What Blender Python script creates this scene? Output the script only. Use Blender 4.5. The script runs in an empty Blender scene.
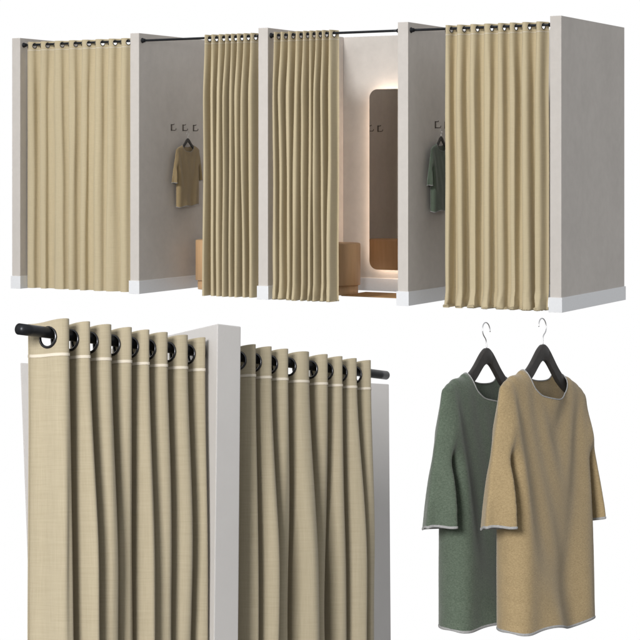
import bpy, bmesh, math, random
from mathutils import Vector, Matrix, noise

sc = bpy.context.scene
C = sc.collection
PI = math.pi
R = math.radians

# ------------------------------------------------------------------ render
sc.render.engine = 'CYCLES'
sc.view_settings.view_transform = 'Standard'
sc.view_settings.look = 'None'
sc.view_settings.exposure = 0
sc.cycles.use_denoising = True
sc.cycles.max_bounces = 8
sc.cycles.diffuse_bounces = 4
sc.cycles.sample_clamp_indirect = 6

# ------------------------------------------------------------------ helpers
def link(o, parent=None):
    C.objects.link(o)
    if parent is not None:
        o.parent = parent
    return o

def empty(name, label, cat, loc=(0, 0, 0), rotz=0.0, group=None, mat=None):
    o = bpy.data.objects.new(name, None)
    o.empty_display_size = .1
    C.objects.link(o)
    if mat is not None:
        o.matrix_world = mat
    else:
        o.location = loc
        o.rotation_euler = (0, 0, rotz)
    o['label'] = label
    o['category'] = cat
    if group:
        o['group'] = group
    return o

def mesh_obj(name, bm, m, parent=None, smooth=True, recalc=True):
    if recalc:
        bmesh.ops.recalc_face_normals(bm, faces=bm.faces)
    me = bpy.data.meshes.new(name)
    bm.to_mesh(me)
    bm.free()
    for p in me.polygons:
        p.use_smooth = smooth
    me.materials.append(m)
    return link(bpy.data.objects.new(name, me), parent)

def copy_tree(o, parent=None):
    c = o.copy()
    C.objects.link(c)
    if parent is not None:
        c.parent = parent
    for ch in list(o.children):
        copy_tree(ch, c)
    return c

def box(bm, x0, x1, y0, y1, z0, z1, bev=0.0):
    t = bmesh.new()
    bmesh.ops.create_cube(t, size=1)
    for v in t.verts:
        v.co = Vector((x0 + (v.co.x + .5) * (x1 - x0), y0 + (v.co.y + .5) * (y1 - y0), z0 + (v.co.z + .5) * (z1 - z0)))
    if bev:
        bmesh.ops.bevel(t, geom=list(t.edges), offset=bev, segments=2, affect='EDGES', profile=.6)
    merge(bm, t)

def prism(bm, poly, z0, z1, bev=0.0):
    t = bmesh.new()
    lo = [t.verts.new((p[0], p[1], z0)) for p in poly]
    hi = [t.verts.new((p[0], p[1], z1)) for p in poly]
    t.faces.new(lo[::-1])
    t.faces.new(hi)
    n = len(poly)
    for i in range(n):
        t.faces.new((lo[i], lo[(i + 1) % n], hi[(i + 1) % n], hi[i]))
    bmesh.ops.recalc_face_normals(t, faces=t.faces)
    if bev:
        bmesh.ops.bevel(t, geom=list(t.edges), offset=bev, segments=2, affect='EDGES', profile=.6)
    merge(bm, t)

def merge(bm, t):
    me = bpy.data.meshes.new('tmp')
    t.to_mesh(me)
    t.free()
    bm.from_mesh(me)
    bpy.data.meshes.remove(me)

def tube(bm, pts, rad, seg=12, closed=False, cap=True):
    pts = [Vector(p) for p in pts]
    n = len(pts)
    rings = []
    up = None
    for i, p in enumerate(pts):
        a = pts[(i - 1) % n] if (closed or i > 0) else p
        b = pts[(i + 1) % n] if (closed or i < n - 1) else p
        t = (b - a)
        if t.length < 1e-9:
            t = Vector((0, 0, 1))
        t.normalize()
        if up is None:
            up = Vector((0, 0, 1)) if abs(t.z) < .9 else Vector((1, 0, 0))
        u = up - t * up.dot(t)
        if u.length < 1e-6:
            u = t.orthogonal()
        u.normalize()
        up = u
        w = t.cross(u)
        r = rad[i] if isinstance(rad, (list, tuple)) else rad
        rings.append([bm.verts.new(p + u * (r * math.cos(k * 2 * PI / seg)) + w * (r * math.sin(k * 2 * PI / seg))) for k in range(seg)])
    m = n if closed else n - 1
    for i in range(m):
        a = rings[i]
        b = rings[(i + 1) % n]
        for k in range(seg):
            bm.faces.new((a[k], a[(k + 1) % seg], b[(k + 1) % seg], b[k]))
    if cap and not closed:
        bm.faces.new(rings[0][::-1])
        bm.faces.new(rings[-1])

def lathe(bm, prof, seg=64, cx=0, cy=0):
    rings = []
    for r, z in prof:
        rings.append([bm.verts.new((cx + r * math.cos(k * 2 * PI / seg), cy + r * math.sin(k * 2 * PI / seg), z)) for k in range(seg)])
    for i in range(len(rings) - 1):
        for k in range(seg):
            bm.faces.new((rings[i][k], rings[i][(k + 1) % seg], rings[i + 1][(k + 1) % seg], rings[i + 1][k]))
    bm.faces.new(rings[0][::-1])
    bm.faces.new(rings[-1])

# ------------------------------------------------------------------ materials
class NT:
    def __init__(s, name):
        s.m = bpy.data.materials.new(name)
        s.m.use_nodes = True
        s.t = s.m.node_tree
        s.b = s.t.nodes['Principled BSDF']
    def n(s, kind, **kw):
        x = s.t.nodes.new(kind)
        for k, v in kw.items():
            if k.startswith('_'):
                setattr(x, k[1:], v)
            else:
                x.inputs[k].default_value = v
        return x
    def l(s, a, b):
        s.t.links.new(a, b)
    def ramp(s, src, stops):
        r = s.t.nodes.new('ShaderNodeValToRGB')
        el = r.color_ramp.elements
        while len(el) < len(stops):
            el.new(.5)
        for e, (p, c) in zip(el, stops):
            e.position = p
            e.color = (*c, 1) if len(c) == 3 else c
        s.l(src, r.inputs['Fac'])
        return r.outputs['Color']
    def noise(s, vec, scale, detail=3, rough=.55, stretch=None):
        if stretch:
            mp = s.n('ShaderNodeMapping')
            mp.inputs['Scale'].default_value = stretch
            s.l(vec, mp.inputs['Vector'])
            vec = mp.outputs['Vector']
        x = s.n('ShaderNodeTexNoise', Scale=scale, Detail=detail, Roughness=rough)
        s.l(vec, x.inputs['Vector'])
        return x.outputs['Fac']
    def mix(s, a, b, fac, blend='MIX'):
        x = s.t.nodes.new('ShaderNodeMix')
        x.data_type = 'RGBA'
        x.blend_type = blend
        for v, i in ((fac, 0), (a, 6), (b, 7)):
            if hasattr(v, 'is_linked'):
                s.l(v, x.inputs[i])
            else:
                x.inputs[i].default_value = v if i == 0 else (*v, 1)
        return x.outputs[2]
    def add(s, a, b, op='ADD'):
        x = s.t.nodes.new('ShaderNodeMath')
        x.operation = op
        for v, i in ((a, 0), (b, 1)):
            if hasattr(v, 'is_linked'):
                s.l(v, x.inputs[i])
            else:
                x.inputs[i].default_value = v
        return x.outputs[0]
    def bump(s, h, strength, dist):
        x = s.n('ShaderNodeBump', Strength=strength, Distance=dist)
        s.l(h, x.inputs['Height'])
        s.l(x.outputs['Normal'], s.b.inputs['Normal'])
    def col(s, c):
        if hasattr(c, 'is_linked'):
            s.l(c, s.b.inputs['Base Color'])
        else:
            s.b.inputs['Base Color'].default_value = (*c, 1)

def co(t, kind='Object'):
    return t.n('ShaderNodeTexCoord').outputs[kind]

def mat_plaster(name, c, var=.07):
    t = NT(name)
    v = co(t)
    a = t.noise(v, 2.3, 5, .6)
    b = t.noise(v, 14, 4, .65)
    g = t.noise(v, 220, 2, .6)
    d = tuple(x * (1 - var) for x in c)
    e = tuple(min(1, x * (1 + var)) for x in c)
    t.col(t.mix(t.ramp(a, [(.3, d), (.7, e)]), t.ramp(b, [(.3, d), (.7, e)]), .45))
    t.b.inputs['Roughness'].default_value = .85
    t.b.inputs['Specular IOR Level'].default_value = .25
    t.bump(t.add(g, t.add(b, .6, 'MULTIPLY')), .12, .002)
    return t.m

def mat_linen(name, light, dark):
    t = NT(name)
    uv = co(t, 'UV')
    warp = t.noise(uv, 1, 3, .6, (520, 16, 1))
    weft = t.noise(uv, 1, 3, .6, (16, 420, 1))
    slub = t.noise(uv, 1, 2, .5, (9, 150, 1))
    slub2 = t.noise(uv, 1, 2, .5, (160, 5, 1))
    big = t.noise(uv, 3.1, 4, .6)
    s = t.add(t.add(t.add(warp, weft), .34, 'MULTIPLY'), t.add(t.add(slub, slub2), .16, 'MULTIPLY'))
    c = t.ramp(s, [(.38, dark), (.62, light)])
    c = t.mix(c, t.ramp(big, [(.3, tuple(x * .93 for x in light)), (.7, light)]), .35)
    t.col(c)
    t.b.inputs['Roughness'].default_value = .92
    t.b.inputs['Specular IOR Level'].default_value = .15
    t.b.inputs['Sheen Weight'].default_value = .12
    t.b.inputs['Sheen Roughness'].default_value = .5
    t.bump(t.add(warp, weft), .35, .0012)
    # a little light passes through the cloth
    tr = t.n('ShaderNodeBsdfTranslucent')
    t.l(c, tr.inputs['Color'])
    mx = t.n('ShaderNodeMixShader', Fac=.03)
    t.l(t.b.outputs[0], mx.inputs[1])
    t.l(tr.outputs[0], mx.inputs[2])
    t.l(mx.outputs[0], t.t.nodes['Material Output'].inputs['Surface'])
    return t.m

def mat_knit(name, light, dark, sheen=.25):
    t = NT(name)
    v = co(t)
    g = t.noise(v, 480, 2, .7)
    rows = t.noise(v, 1, 2, .5, (190, 190, 620))
    b = t.noise(v, 22, 4, .6)
    s = t.add(t.add(g, rows), .5, 'MULTIPLY')
    c = t.ramp(s, [(.37, dark), (.63, light)])
    c = t.mix(c, t.ramp(b, [(.3, dark), (.7, light)]), .13)
    t.col(c)
    t.b.inputs['Roughness'].default_value = .95
    t.b.inputs['Specular IOR Level'].default_value = .1
    t.b.inputs['Sheen Weight'].default_value = sheen
    t.bump(s, .55, .0016)
    return t.m

def mat_plain(name, c, rough=.5, metal=0.0, var=.06, spec=.5, scale=60, bump=.05):
    t = NT(name)
    f = t.noise(co(t), scale, 4, .6)
    t.col(t.ramp(f, [(.3, tuple(x * (1 - var) for x in c)), (.7, tuple(min(1, x * (1 + var)) for x in c))]))
    t.b.inputs['Roughness'].default_value = rough
    t.b.inputs['Metallic'].default_value = metal
    t.b.inputs['Specular IOR Level'].default_value = spec
    if bump:
        t.bump(f, bump, .001)
    return t.m

def mat_wood(name, light, dark):
    t = NT(name)
    v = co(t)
    a = t.noise(v, 1, 5, .6, (26, 26, 2.0))
    b = t.noise(v, 1, 3, .6, (150, 150, 5))
    c = t.mix(t.ramp(a, [(.3, dark), (.68, light)]), t.ramp(b, [(.3, dark), (.7, light)]), .35)
    t.col(c)
    t.b.inputs['Roughness'].default_value = .5
    t.bump(b, .08, .001)
    return t.m

def mat_emit(name, c, s):
    t = NT(name)
    e = t.n('ShaderNodeEmission', Strength=s)
    e.inputs['Color'].default_value = (*c, 1)
    t.l(e.outputs[0], t.t.nodes['Material Output'].inputs['Surface'])
    return t.m

M = {}
M['wall'] = mat_plaster('warm_grey_plaster', (.60, .565, .53))
M['wall_light'] = mat_plaster('light_grey_plaster', (.62, .602, .588), .03)
M['skirt'] = mat_plain('white_skirting_paint', (.80, .815, .84), .45, 0, .02)
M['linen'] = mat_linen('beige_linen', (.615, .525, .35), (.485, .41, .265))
M['linen_dimmed'] = mat_linen('beige_linen_shaded', (.465, .405, .29), (.36, .31, .212))  # same linen, colour darkened to stand in for dimmer light on the near curtains
M['tape'] = mat_plain('cream_stitching', (.66, .60, .50), .9, 0, .08, .1, 900, .2)
M['rail'] = mat_plain('black_rail_metal', (.022, .024, .028), .38, .6, .25)
M['ring'] = mat_plain('dark_chrome', (.09, .09, .095), .26, 1.0, .1)
M['hook'] = mat_plain('black_hook_metal', (.085, .07, .06), .45, .5, .2)
M['wire'] = mat_plain('steel_wire', (.70, .70, .71), .42, 1.0, .05)
M['hanger'] = mat_plain('black_painted_wood', (.032, .029, .027), .5, 0, .25, .4, 40)
M['tan'] = mat_knit('mustard_knit', (.36, .272, .15), (.25, .185, .098))
M['green'] = mat_knit('green_knit', (.118, .148, .112), (.062, .083, .060))
M['trim'] = mat_knit('grey_rib_trim', (.36, .36, .36), (.26, .26, .26), .1)
M['wood'] = mat_wood('oak_veneer', (.66, .43, .24), (.54, .335, .175))
M['mat'] = mat_plain('brown_mat', (.40, .24, .11), .9, 0, .18, .1, 240, .3)
M['led'] = mat_emit('warm_led', (1.0, .77, .60), 12.0)
t_ = NT('mirror_glass')
t_.col(t_.ramp(t_.noise(co(t_), 3, 2), [(.3, (.66, .60, .55)), (.7, (.68, .62, .57))]))
t_.b.inputs['Metallic'].default_value = 1
t_.b.inputs['Roughness'].default_value = .012
M['mirror'] = t_.m
M['mirror_edge'] = mat_plain('mirror_edge', (.55, .53, .5), .3, .6, .05)
M['backdrop'] = mat_emit('white_glow_backdrop', (1, 1, 1), 1.0)  # glows evenly by emission in place of light falling on it

# ------------------------------------------------------------------ camera, light
CAMZ = 1.19
cd = bpy.data.cameras.new('camera')
cam = bpy.data.objects.new('camera', cd)
C.objects.link(cam)
cam.location = (0, 0, CAMZ)
cam.rotation_euler = (PI / 2, 0, 0)
cd.sensor_width = 36
cd.lens = 1794 / 640 * 36
cd.shift_y = -(320 - 158.9) / 640
cd.clip_end = 200
sc.camera = cam

w = bpy.data.worlds.new('World')
sc.world = w
w.use_nodes = True
wt = w.node_tree
tc = wt.nodes.new('ShaderNodeTexCoord')
sx = wt.nodes.new('ShaderNodeSeparateXYZ')
rr = wt.nodes.new('ShaderNodeValToRGB')
rr.color_ramp.elements[0].position = .30
rr.color_ramp.elements[0].color = (.36, .35, .34, 1)
rr.color_ramp.elements[1].position = .62
rr.color_ramp.elements[1].color = (.97, .985, 1.0, 1)
mr = wt.nodes.new('ShaderNodeMapRange')
mr.inputs['From Min'].default_value = -1
wt.links.new(tc.outputs['Generated'], sx.inputs[0])
wt.links.new(sx.outputs['Z'], mr.inputs['Value'])
wt.links.new(mr.outputs[0], rr.inputs['Fac'])
wt.links.new(rr.outputs['Color'], wt.nodes['Background'].inputs[0])
wt.nodes['Background'].inputs[1].default_value = 0.56

def area(name, loc, target, size, power, col=(1, .985, .965), spread=180):
    l = bpy.data.lights.new(name, 'AREA')
    l.shape = 'SQUARE'
    l.size = size
    l.energy = power
    l.color = col
    l.spread = R(spread)
    o = bpy.data.objects.new(name, l)
    C.objects.link(o)
    o.location = loc
    o.rotation_euler = (Vector(target) - Vector(loc)).to_track_quat('-Z', 'Y').to_euler()
    return o
area('softbox_booths', (-17.0, -11.5, 14), (-.2, 16, 1.2), 5, 180, spread=26)
area('softbox_front', (-2.0, -1.5, 2.7), (.0, 4.3, .2), 1.5, 440)

# white studio backdrop
bm = bmesh.new()
vs = [bm.verts.new(p) for p in ((-24, 27, -16), (24, 27, -16), (24, 27, 15), (-24, 27, 15))]
bm.faces.new(vs)
o = mesh_obj('backdrop', bm, M['backdrop'], smooth=False)
o['kind'] = 'structure'
o['label'] = 'plain white studio backdrop behind everything'

# ------------------------------------------------------------------ curtains
def smooth01(x):
    x = max(0., min(1., x))
    return x * x * (3 - 2 * x)

def make_curtain(parent, u0, pitches, A_top, A_bot, z_rail, z_bot, seed, y0=0.0, start=-PI / 2, B=.06, spread=0.0,
                 drift=.25, crumple=0.0, lean=0.0, spw=60, tri=.9, solid=0.0, drop=.0105, tabtilt=0.0, crease=.0035, mat='linen', flat=0.0):
    """A grommet curtain whose rail runs along local x at height z_rail: folds, holes, rings, stitched tape."""
    rnd = random.Random(seed)
    n = len(pitches)
    cum = [0.0]
    for p in pitches:
        cum.append(cum[-1] + p)
    W = cum[-1]
    NT_ = int(spw * n)
    z_top = z_rail + .026
    Rh = .0225
    zh = z_rail - drop
    zs = []
    z = z_top
    while z > z_rail - .055:
        zs.append(z)
        z -= .0027
    nb = 64
    za = zs[-1]
    for i in range(1, nb + 1):
        k = i / nb
        zs.append(za + (z_bot - za) * k)
    if crumple:
        zs = [q for q in zs if q > z_bot + .19] + [z_bot + .18 * (1 - k / 34) for k in range(35)]
    nodes = 2 * n + 2
    dr = [rnd.uniform(-1, 1) for _ in range(nodes)]
    am = [rnd.uniform(.55, 1.3) for _ in range(nodes)]
    am2 = [rnd.uniform(.6, 1.3) for _ in range(nodes)]
    cr = [rnd.uniform(.3, 1.2) for _ in range(nodes)]
    off = rnd.uniform(0, 100)
    def samp(arr, t):
        x = max(0., min(len(arr) - 1.001, t * 2))
        i = int(x)
        f = x - i
        f = f * f * (3 - 2 * f)
        return arr[i] * (1 - f) + arr[i + 1] * f
    def pos(t, z):
        h = (z_top - z) / (z_top - z_bot)
        s = smooth01((z_top - z - .03) / .55)
        s2 = smooth01((h - .15) / .85)
        k = min(n - 1, int(t))
        pit = pitches[k]
        u = cum[k] + pit * (t - k)
        phi = start + 2 * PI * t
        k_ = tri * (1 - s) + .55 * s
        wv = math.asin(k_ * math.sin(phi)) / math.asin(k_)
        if flat:
            q = min(1., (s + .12) ** .6)
            wv = wv * (1 - q) + q * math.tanh(flat * math.sin(phi)) / math.tanh(flat)
        endf = min(1., t / .8, (n - t) / .8)
        s_ = s
        a = A_top * (1 - s) + A_bot * (samp(am, t) * (1 - s2) + samp(am2, t) * s2) * s
        a = a * endf + (1 - endf) * A_top
        u -= (B + .02 * s) * pit * math.sin(2 * phi) * (.6 + .4 * endf)
        u += drift * pit * samp(dr, t) * (.35 * s + .65 * s2) * endf
        u += spread * (u - W * .5) * s2 + lean * (1 - t / n) * (z_top - z)
        v = -a * wv
        v += .010 * s * noise.noise(Vector((t * .9 + off, z * .9, 0)))
        u += .006 * s * noise.noise(Vector((t * 1.7 + off, z * 1.4, 7)))
        v += crease * s * noise.noise(Vector((t * 4.6 + off, z * 1.1, 31)))
        v += crease * .4 * s * noise.noise(Vector((t * 9.3 + off, z * 2.3, 57)))
        zz = z + tabtilt * wv * (1 - smooth01((z_top - z) / .12))
        if crumple:
            L = .17
            c = max(0., min(1., (z_bot + L - z) / L))
            r_ = samp(cr, t)
            n1 = noise.noise(Vector((t * 3.1 + off, c * 1.5, 3)))
            n2 = noise.noise(Vector((t * 5.3 + off, c * 3.0, 17)))
            v -= crumple * smooth01(c * 1.1) * (.55 + .6 * r_) * (.75 + .45 * wv) + crumple * .5 * c * n1
            u += crumple * c * (.9 * n2 + .5 * n1)
            fl = .60 + .10 * n1
            k2 = max(0., (c - fl) / (1 - fl))
            zz = z_bot + L * (1 - min(1., c / fl)) + (crumple * .62) * (.65 + .7 * n2 + .3 * r_) * math.sin(PI * min(1, k2 * 1.02)) ** .8 if c > 0 else zz
            v += crumple * .55 * smooth01((k2 - .45) / .55)
        return Vector((u0 + u, y0 + v, zz))
    bm = bmesh.new()
    uvl = bm.loops.layers.uv.new('UVMap')
    grid = []
    ts = [n * i / NT_ for i in range(NT_ + 1)]
    arc = [0.0]
    top = [pos(t, z_rail) for t in ts]
    for i in range(NT_):
        arc.append(arc[-1] + (top[i + 1] - top[i]).length)
    cross = []
    t = -start / (2 * PI)          # first zero crossing
    t -= math.floor(t * 2) / 2
    while t < n:
        if .04 < t < n - .04:
            cross.append(t)
        t += .5
    def arc_at(t):
        x = t / n * NT_
        i = min(NT_ - 1, int(x))
        return arc[i] + (arc[i + 1] - arc[i]) * (x - i)
    holes = [arc_at(t) for t in cross]
    for z in zs:
        grid.append([bm.verts.new(pos(t, z)) for t in ts])
    def inhole(s, z):
        if abs(z - zh) > Rh:
            return False
        for h in holes:
            if (s - h) ** 2 + (z - zh) ** 2 < Rh * Rh:
                return True
        return False
    for j in range(len(zs) - 1):
        zc = (zs[j] + zs[j + 1]) / 2
        for i in range(NT_):
            if inhole((arc[i] + arc[i + 1]) / 2, zc):
                continue
            f = bm.faces.new((grid[j + 1][i], grid[j + 1][i + 1], grid[j][i + 1], grid[j][i]))
            for lp, (a, b) in zip(f.loops, ((i, j + 1), (i + 1, j + 1), (i + 1, j), (i, j))):
                lp[uvl].uv = (arc[a], zs[b])
    cl = mesh_obj('cloth', bm, M[mat], parent, recalc=False)
    if solid:
        md = cl.modifiers.new('thickness', 'SOLIDIFY')
        md.thickness = solid
        md.offset = 0
    # stitched tape below the rings
    bm = bmesh.new()
    zt = z_top - .077
    for sgn in (-1, 1):
        prev = None
        for i, t in enumerate(ts):
            a = pos(max(0, t - .01), zt)
            b = pos(min(n, t + .01), zt)
            tg = (b - a).normalized()
            nn = Vector((-tg.y, tg.x, 0)) * (sgn * (.0012 + solid / 2))
            q = pos(t, zt) + nn
            cur = (bm.verts.new(q + Vector((0, 0, .0034))), bm.verts.new(q - Vector((0, 0, .0034))))
            if prev:
                bm.faces.new((prev[0], cur[0], cur[1], prev[1]))
            prev = cur
    mesh_obj('seam_tape', bm, M['tape'], cl)
    # rings
    for t in cross:
        p = pos(t, zh)
        tg = (pos(t + .02, z_rail) - pos(t - .02, z_rail))
        tg.z = 0
        tg.normalize()
        ring = bpy.data.objects.new('grommet', ring_mesh())
        link(ring, cl)
        ring.location = p
        ring.rotation_euler = (0, 0, math.atan2(tg.y, tg.x))
    return cross

R_RING = .0228
_ring = []
def ring_mesh():
    if not _ring:
        bm = bmesh.new()
        a = [(R_RING * math.cos(k * 2 * PI / 40), 0, R_RING * math.sin(k * 2 * PI / 40)) for k in range(40)]
        tube(bm, a, .0033, 10, closed=True)
        bmesh.ops.recalc_face_normals(bm, faces=bm.faces)
        me = bpy.data.meshes.new('grommet')
        bm.to_mesh(me)
        bm.free()
        for p in me.polygons:
            p.use_smooth = True
        me.materials.append(M['ring'])
        _ring.append(me)
    return _ring[0]

def make_rail(name, label, mat, x0, x1, z, rad=.0125, flange0=True, flange1=True, group=None):
    t = empty(name, label, 'curtain rail', mat=mat, group=group)
    bm = bmesh.new()
    tube(bm, [(x0 + (x1 - x0) * i / 20, 0, z) for i in range(21)], rad, 20)
    mesh_obj('rod', bm, M['rail'], t)
    for x, s, on in ((x0, 1, flange0), (x1, -1, flange1)):
        if on:
            bm = bmesh.new()
            prof = [(.0, 0), (.023, 0), (.023, .006), (.021, .009), (.0165, .010), (.0165, .028), (.0, .028)]
            rings = []
            for r, d in prof:
                rings.append([bm.verts.new((x + s * d, max(r, 1e-4) * math.cos(k * PI / 12), z + max(r, 1e-4) * math.sin(k * PI / 12))) for k in range(24)])
            for i in range(len(rings) - 1):
                for k in range(24):
                    bm.faces.new((rings[i][k], rings[i][(k + 1) % 24], rings[i + 1][(k + 1) % 24], rings[i + 1][k]))
            mesh_obj('wall_flange', bm, M['rail'], t)
    return t

# ------------------------------------------------------------------ fitting rooms
TH = R(29.074)
ROT = -TH
rv = Vector((math.cos(TH), -math.sin(TH), 0))
dv = Vector((math.sin(TH), math.cos(TH), 0))
P5 = Vector((1.78596, 13.93045, 0))
BAY, H, TK, DEPTH, BW = 1.321, 2.3, .094, 1.447, .10

def bp(i, a=0., m=0., z=0.):
    """point in bay i: a metres right of the front left corner of partition i, m metres deep"""
    q = P5 + rv * ((i - 5) * BAY + a) + dv * m
    q.z = z
    return q
def bmtx(i, a=0., m=0.):
    return Matrix.Translation(bp(i, a, m)) @ Matrix.Rotation(ROT, 4, 'Z')

PL = {1: 'grey plaster end partition at the far left of the fitting rooms, white skirting at its foot',
      2: 'grey partition whose long inner wall carries the mustard shirt, second from the left',
      3: 'grey partition with gathered beige curtains on both sides, in the middle of the fitting rooms',
      4: 'grey partition between the lit mirror and the hanging green shirt',
      5: 'grey end partition at the right, its bare outer side wall fully in view'}
for i in range(1, 6):
    t = empty('partition_wall', PL[i], 'partition', mat=bmtx(i), group='partitions of the fitting rooms')
    d = DEPTH if i == 5 else DEPTH - BW - .002
    bm = bmesh.new()
    box(bm, 0, TK, 0, d, .004, H, .004)
    mesh_obj('wall_panel', bm, M['wall'], t, smooth=False)
    s = .009
    x0, x1 = (-.0, s) , (TK, TK + s)
    bm = bmesh.new()
    prism(bm, [(-s, -s), (TK + s, -s), (TK + s, d if i < 5 else d + s), (TK - .003, d if i < 5 else d + s), (TK - .003, .006), (.003, .006), (.003, d - (0 if i < 5 else BW + .01)), (-s, d - (0 if i < 5 else BW + .01))], 0, .115, .002)
    mesh_obj('skirting', bm, M['skirt'], t, smooth=False)
t = empty('back_wall', 'long grey wall closing the backs of all the fitting rooms', 'wall', mat=bmtx(1))
bm = bmesh.new()
box(bm, 0, 4 * BAY - .002, DEPTH - BW, DEPTH, .004, H - .002, .003)
mesh_obj('wall_panel', bm, M['wall'], t, smooth=False)
for i in range(4):
    bm = bmesh.new()
    box(bm, i * BAY + TK + .011, (i + 1) * BAY - .011, DEPTH - BW - .009, DEPTH - BW + .004, 0, .115, .002)
    mesh_obj('skirting', bm, M['skirt'], t, smooth=False)

RZ = 2.236
IN = BAY - TK
RL = {1: 'black curtain rail of the leftmost fitting room, almost hidden by its closed curtain',
      2: 'thin black curtain rail above the mustard shirt, second fitting room from the left',
      3: 'thin black curtain rail spanning in front of the lit mirror',
      4: 'thin black curtain rail above the green shirt in the right fitting room'}
for i in range(1, 5):
    make_rail('curtain_rail', RL[i], bmtx(i, TK, .05), .001, IN - .001, RZ, .0105, group='rails of the fitting rooms')

def pit(total, n, seed, v=.18):
    r = random.Random(seed)
    p = [1 + r.uniform(-v, v) for _ in range(n)]
    k = total / sum(p)
    return [x * k for x in p]
CLB = {1: 'beige linen curtain drawn fully closed across the leftmost fitting room',
       2: 'narrow beige curtain gathered against the left side of the middle partition',
       3: 'gathered beige curtain hanging between the middle partition and the lit mirror',
       4: 'wide beige curtain at the right whose hem puddles on the floor'}
CP = {1: dict(u0=.02, total=1.19, n=8, A_top=.032, A_bot=.034, z_bot=.008, B=.05, drift=.24),
      2: dict(u0=.655, total=.535, n=8, A_top=.050, A_bot=.078, z_bot=.010, B=.03, drift=.09, flat=1.7),
      3: dict(u0=.03, total=.60, n=9, A_top=.050, A_bot=.078, z_bot=.004, B=.03, drift=.12, flat=1.7, crumple=.018),
      4: dict(u0=.292, total=.89, n=8, A_top=.044, A_bot=.052, z_bot=.004, B=.04, flat=1.1, drift=.22, crumple=.040)}
for i, kw in CP.items():
    t = empty('grommet_curtain', CLB[i], 'curtain', mat=bmtx(i, TK, .05), group='curtains of the fitting rooms')
    kw = dict(kw)
    make_curtain(t, kw.pop('u0'), pit(kw.pop('total'), kw.pop('n'), 10 + i), z_rail=RZ, seed=20 + i, spw=56, **kw)

# wall hooks
def make_hook(label, mat):
    t = empty('wall_hook', label, 'wall hook', mat=mat, group='hooks on the partition walls')
    bm = bmesh.new()
    box(bm, 0, .005, -.008, .008, -.030, .030, .002)     # plate on the wall (wall plane x = 0)
    mesh_obj('wall_plate', bm, M['hook'], t)
    bm = bmesh.new()
    pts = [(.004, 0, -.024), (.030, 0, -.026), (.046, 0, -.024), (.051, 0, -.018), (.052, 0, -.008)]
    tube(bm, pts, .0036, 10)
    mesh_obj('prong', bm, M['hook'], t)
    bm = bmesh.new()
    tube(bm, [(.004, 0, .024), (.022, 0, .025), (.028, 0, .026), (.030, 0, .030), (.030, 0, .034)], .0034, 10)
    mesh_obj('prong', bm, M['hook'], t)
    return t
HZ = 1.475
HM = (.51, .70, .875)
hl = {2: ('black hook left of the hook holding the mustard shirt', 'black hook that holds the mustard shirt on the wall', 'black hook right of the mustard shirt, nearest the gathered curtain'),
      3: ('outermost black hook seen in the mirror', 'middle black hook seen in the mirror', 'black hook seen nearest the edge in the mirror'),
      4: ('black hook that holds the green shirt on the wall', 'middle black hook behind the right curtain', 'innermost black hook behind the right curtain')}
for i in (2, 3, 4):
    for k in range(3):
        make_hook(hl[i][k], Matrix.Translation(bp(i, TK, HM[k], HZ)) @ Matrix.Rotation(ROT, 4, 'Z'))

# drum stools
def make_stool(label, mat):
    t = empty('drum_stool', label, 'stool', mat=mat, group='drum stools in the fitting rooms')
    bm = bmesh.new()
    r = .170
    lathe(bm, [(.0001, .084), (r - .004, .084), (r, .088), (r, .440), (r - .003, .448), (r - .012, .452), (.0001, .452)], 72)
    mesh_obj('seat_drum', bm, M['wood'], t)
    bm = bmesh.new()
    lathe(bm, [(.0001, .0), (.148, .0), (.150, .003), (.150, .082), (.0001, .082)], 72)
    mesh_obj('plinth', bm, M['wood'], t)
    return t
SA, SM = TK + .25, .84
make_stool('round wooden stool half hidden behind the curtain, below the mustard shirt', bmtx(2, SA, SM))
make_stool('round wooden stool beside the lit mirror', bmtx(3, SA, SM))

# floor mat in the mirror room
bm = bmesh.new()
box(bm, 0, .74, 0, .46, .001, .009, .003)
t = mesh_obj('floor_mat', bm, M['mat'], smooth=False)
t.matrix_world = bmtx(3, TK + .36, .636)
t['label'] = 'flat brown mat on the floor in front of the mirror'
t['category'] = 'mat'

# lit mirror
def rrect(w, h, r, n=8):
    pts = []
    for cx, cz, a0 in ((w / 2 - r, h / 2 - r, 0), (-w / 2 + r, h / 2 - r, PI / 2), (-w / 2 + r, -h / 2 + r, PI), (w / 2 - r, -h / 2 + r, 1.5 * PI)):
        for k in range(n + 1):
            a = a0 + PI / 2 * k / n
            pts.append((cx + r * math.cos(a), cz + r * math.sin(a)))
    return pts
MW, MH = .76, 1.62
mz = (1.816 + .196) / 2
ma = TK + .305 + MW / 2
t = empty('wall_mirror', 'tall rounded mirror with warm light glowing behind it', 'mirror', mat=Matrix.Translation(bp(3, ma, DEPTH - BW - .075, mz)) @ Matrix.Rotation(ROT, 4, 'Z'))
bm = bmesh.new()
pp = rrect(MW - .006, MH - .006, .075)
bm.faces.new([bm.verts.new((x, -.0015, z)) for x, z in pp])
mesh_obj('mirror_glass', bm, M['mirror'], t, smooth=False)
bm = bmesh.new()
po = rrect(MW, MH, .078)
fr = [bm.verts.new((x, 0, z)) for x, z in po]
bk = [bm.verts.new((x, .010, z)) for x, z in po]
bm.faces.new(fr)
bm.faces.new(bk[::-1])
for k in range(len(po)):
    q = (k + 1) % len(po)
    bm.faces.new((fr[k], bk[k], bk[q], fr[q]))
mesh_obj('mirror_back', bm, M['mirror_edge'], t, smooth=False)
bm = bmesh.new()
a = [bm.verts.new((x, .016, z)) for x, z in rrect(MW - .07, MH - .07, .05)]
b = [bm.verts.new((x, .046, z)) for x, z in rrect(MW - .07, MH - .07, .05)]
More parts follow.
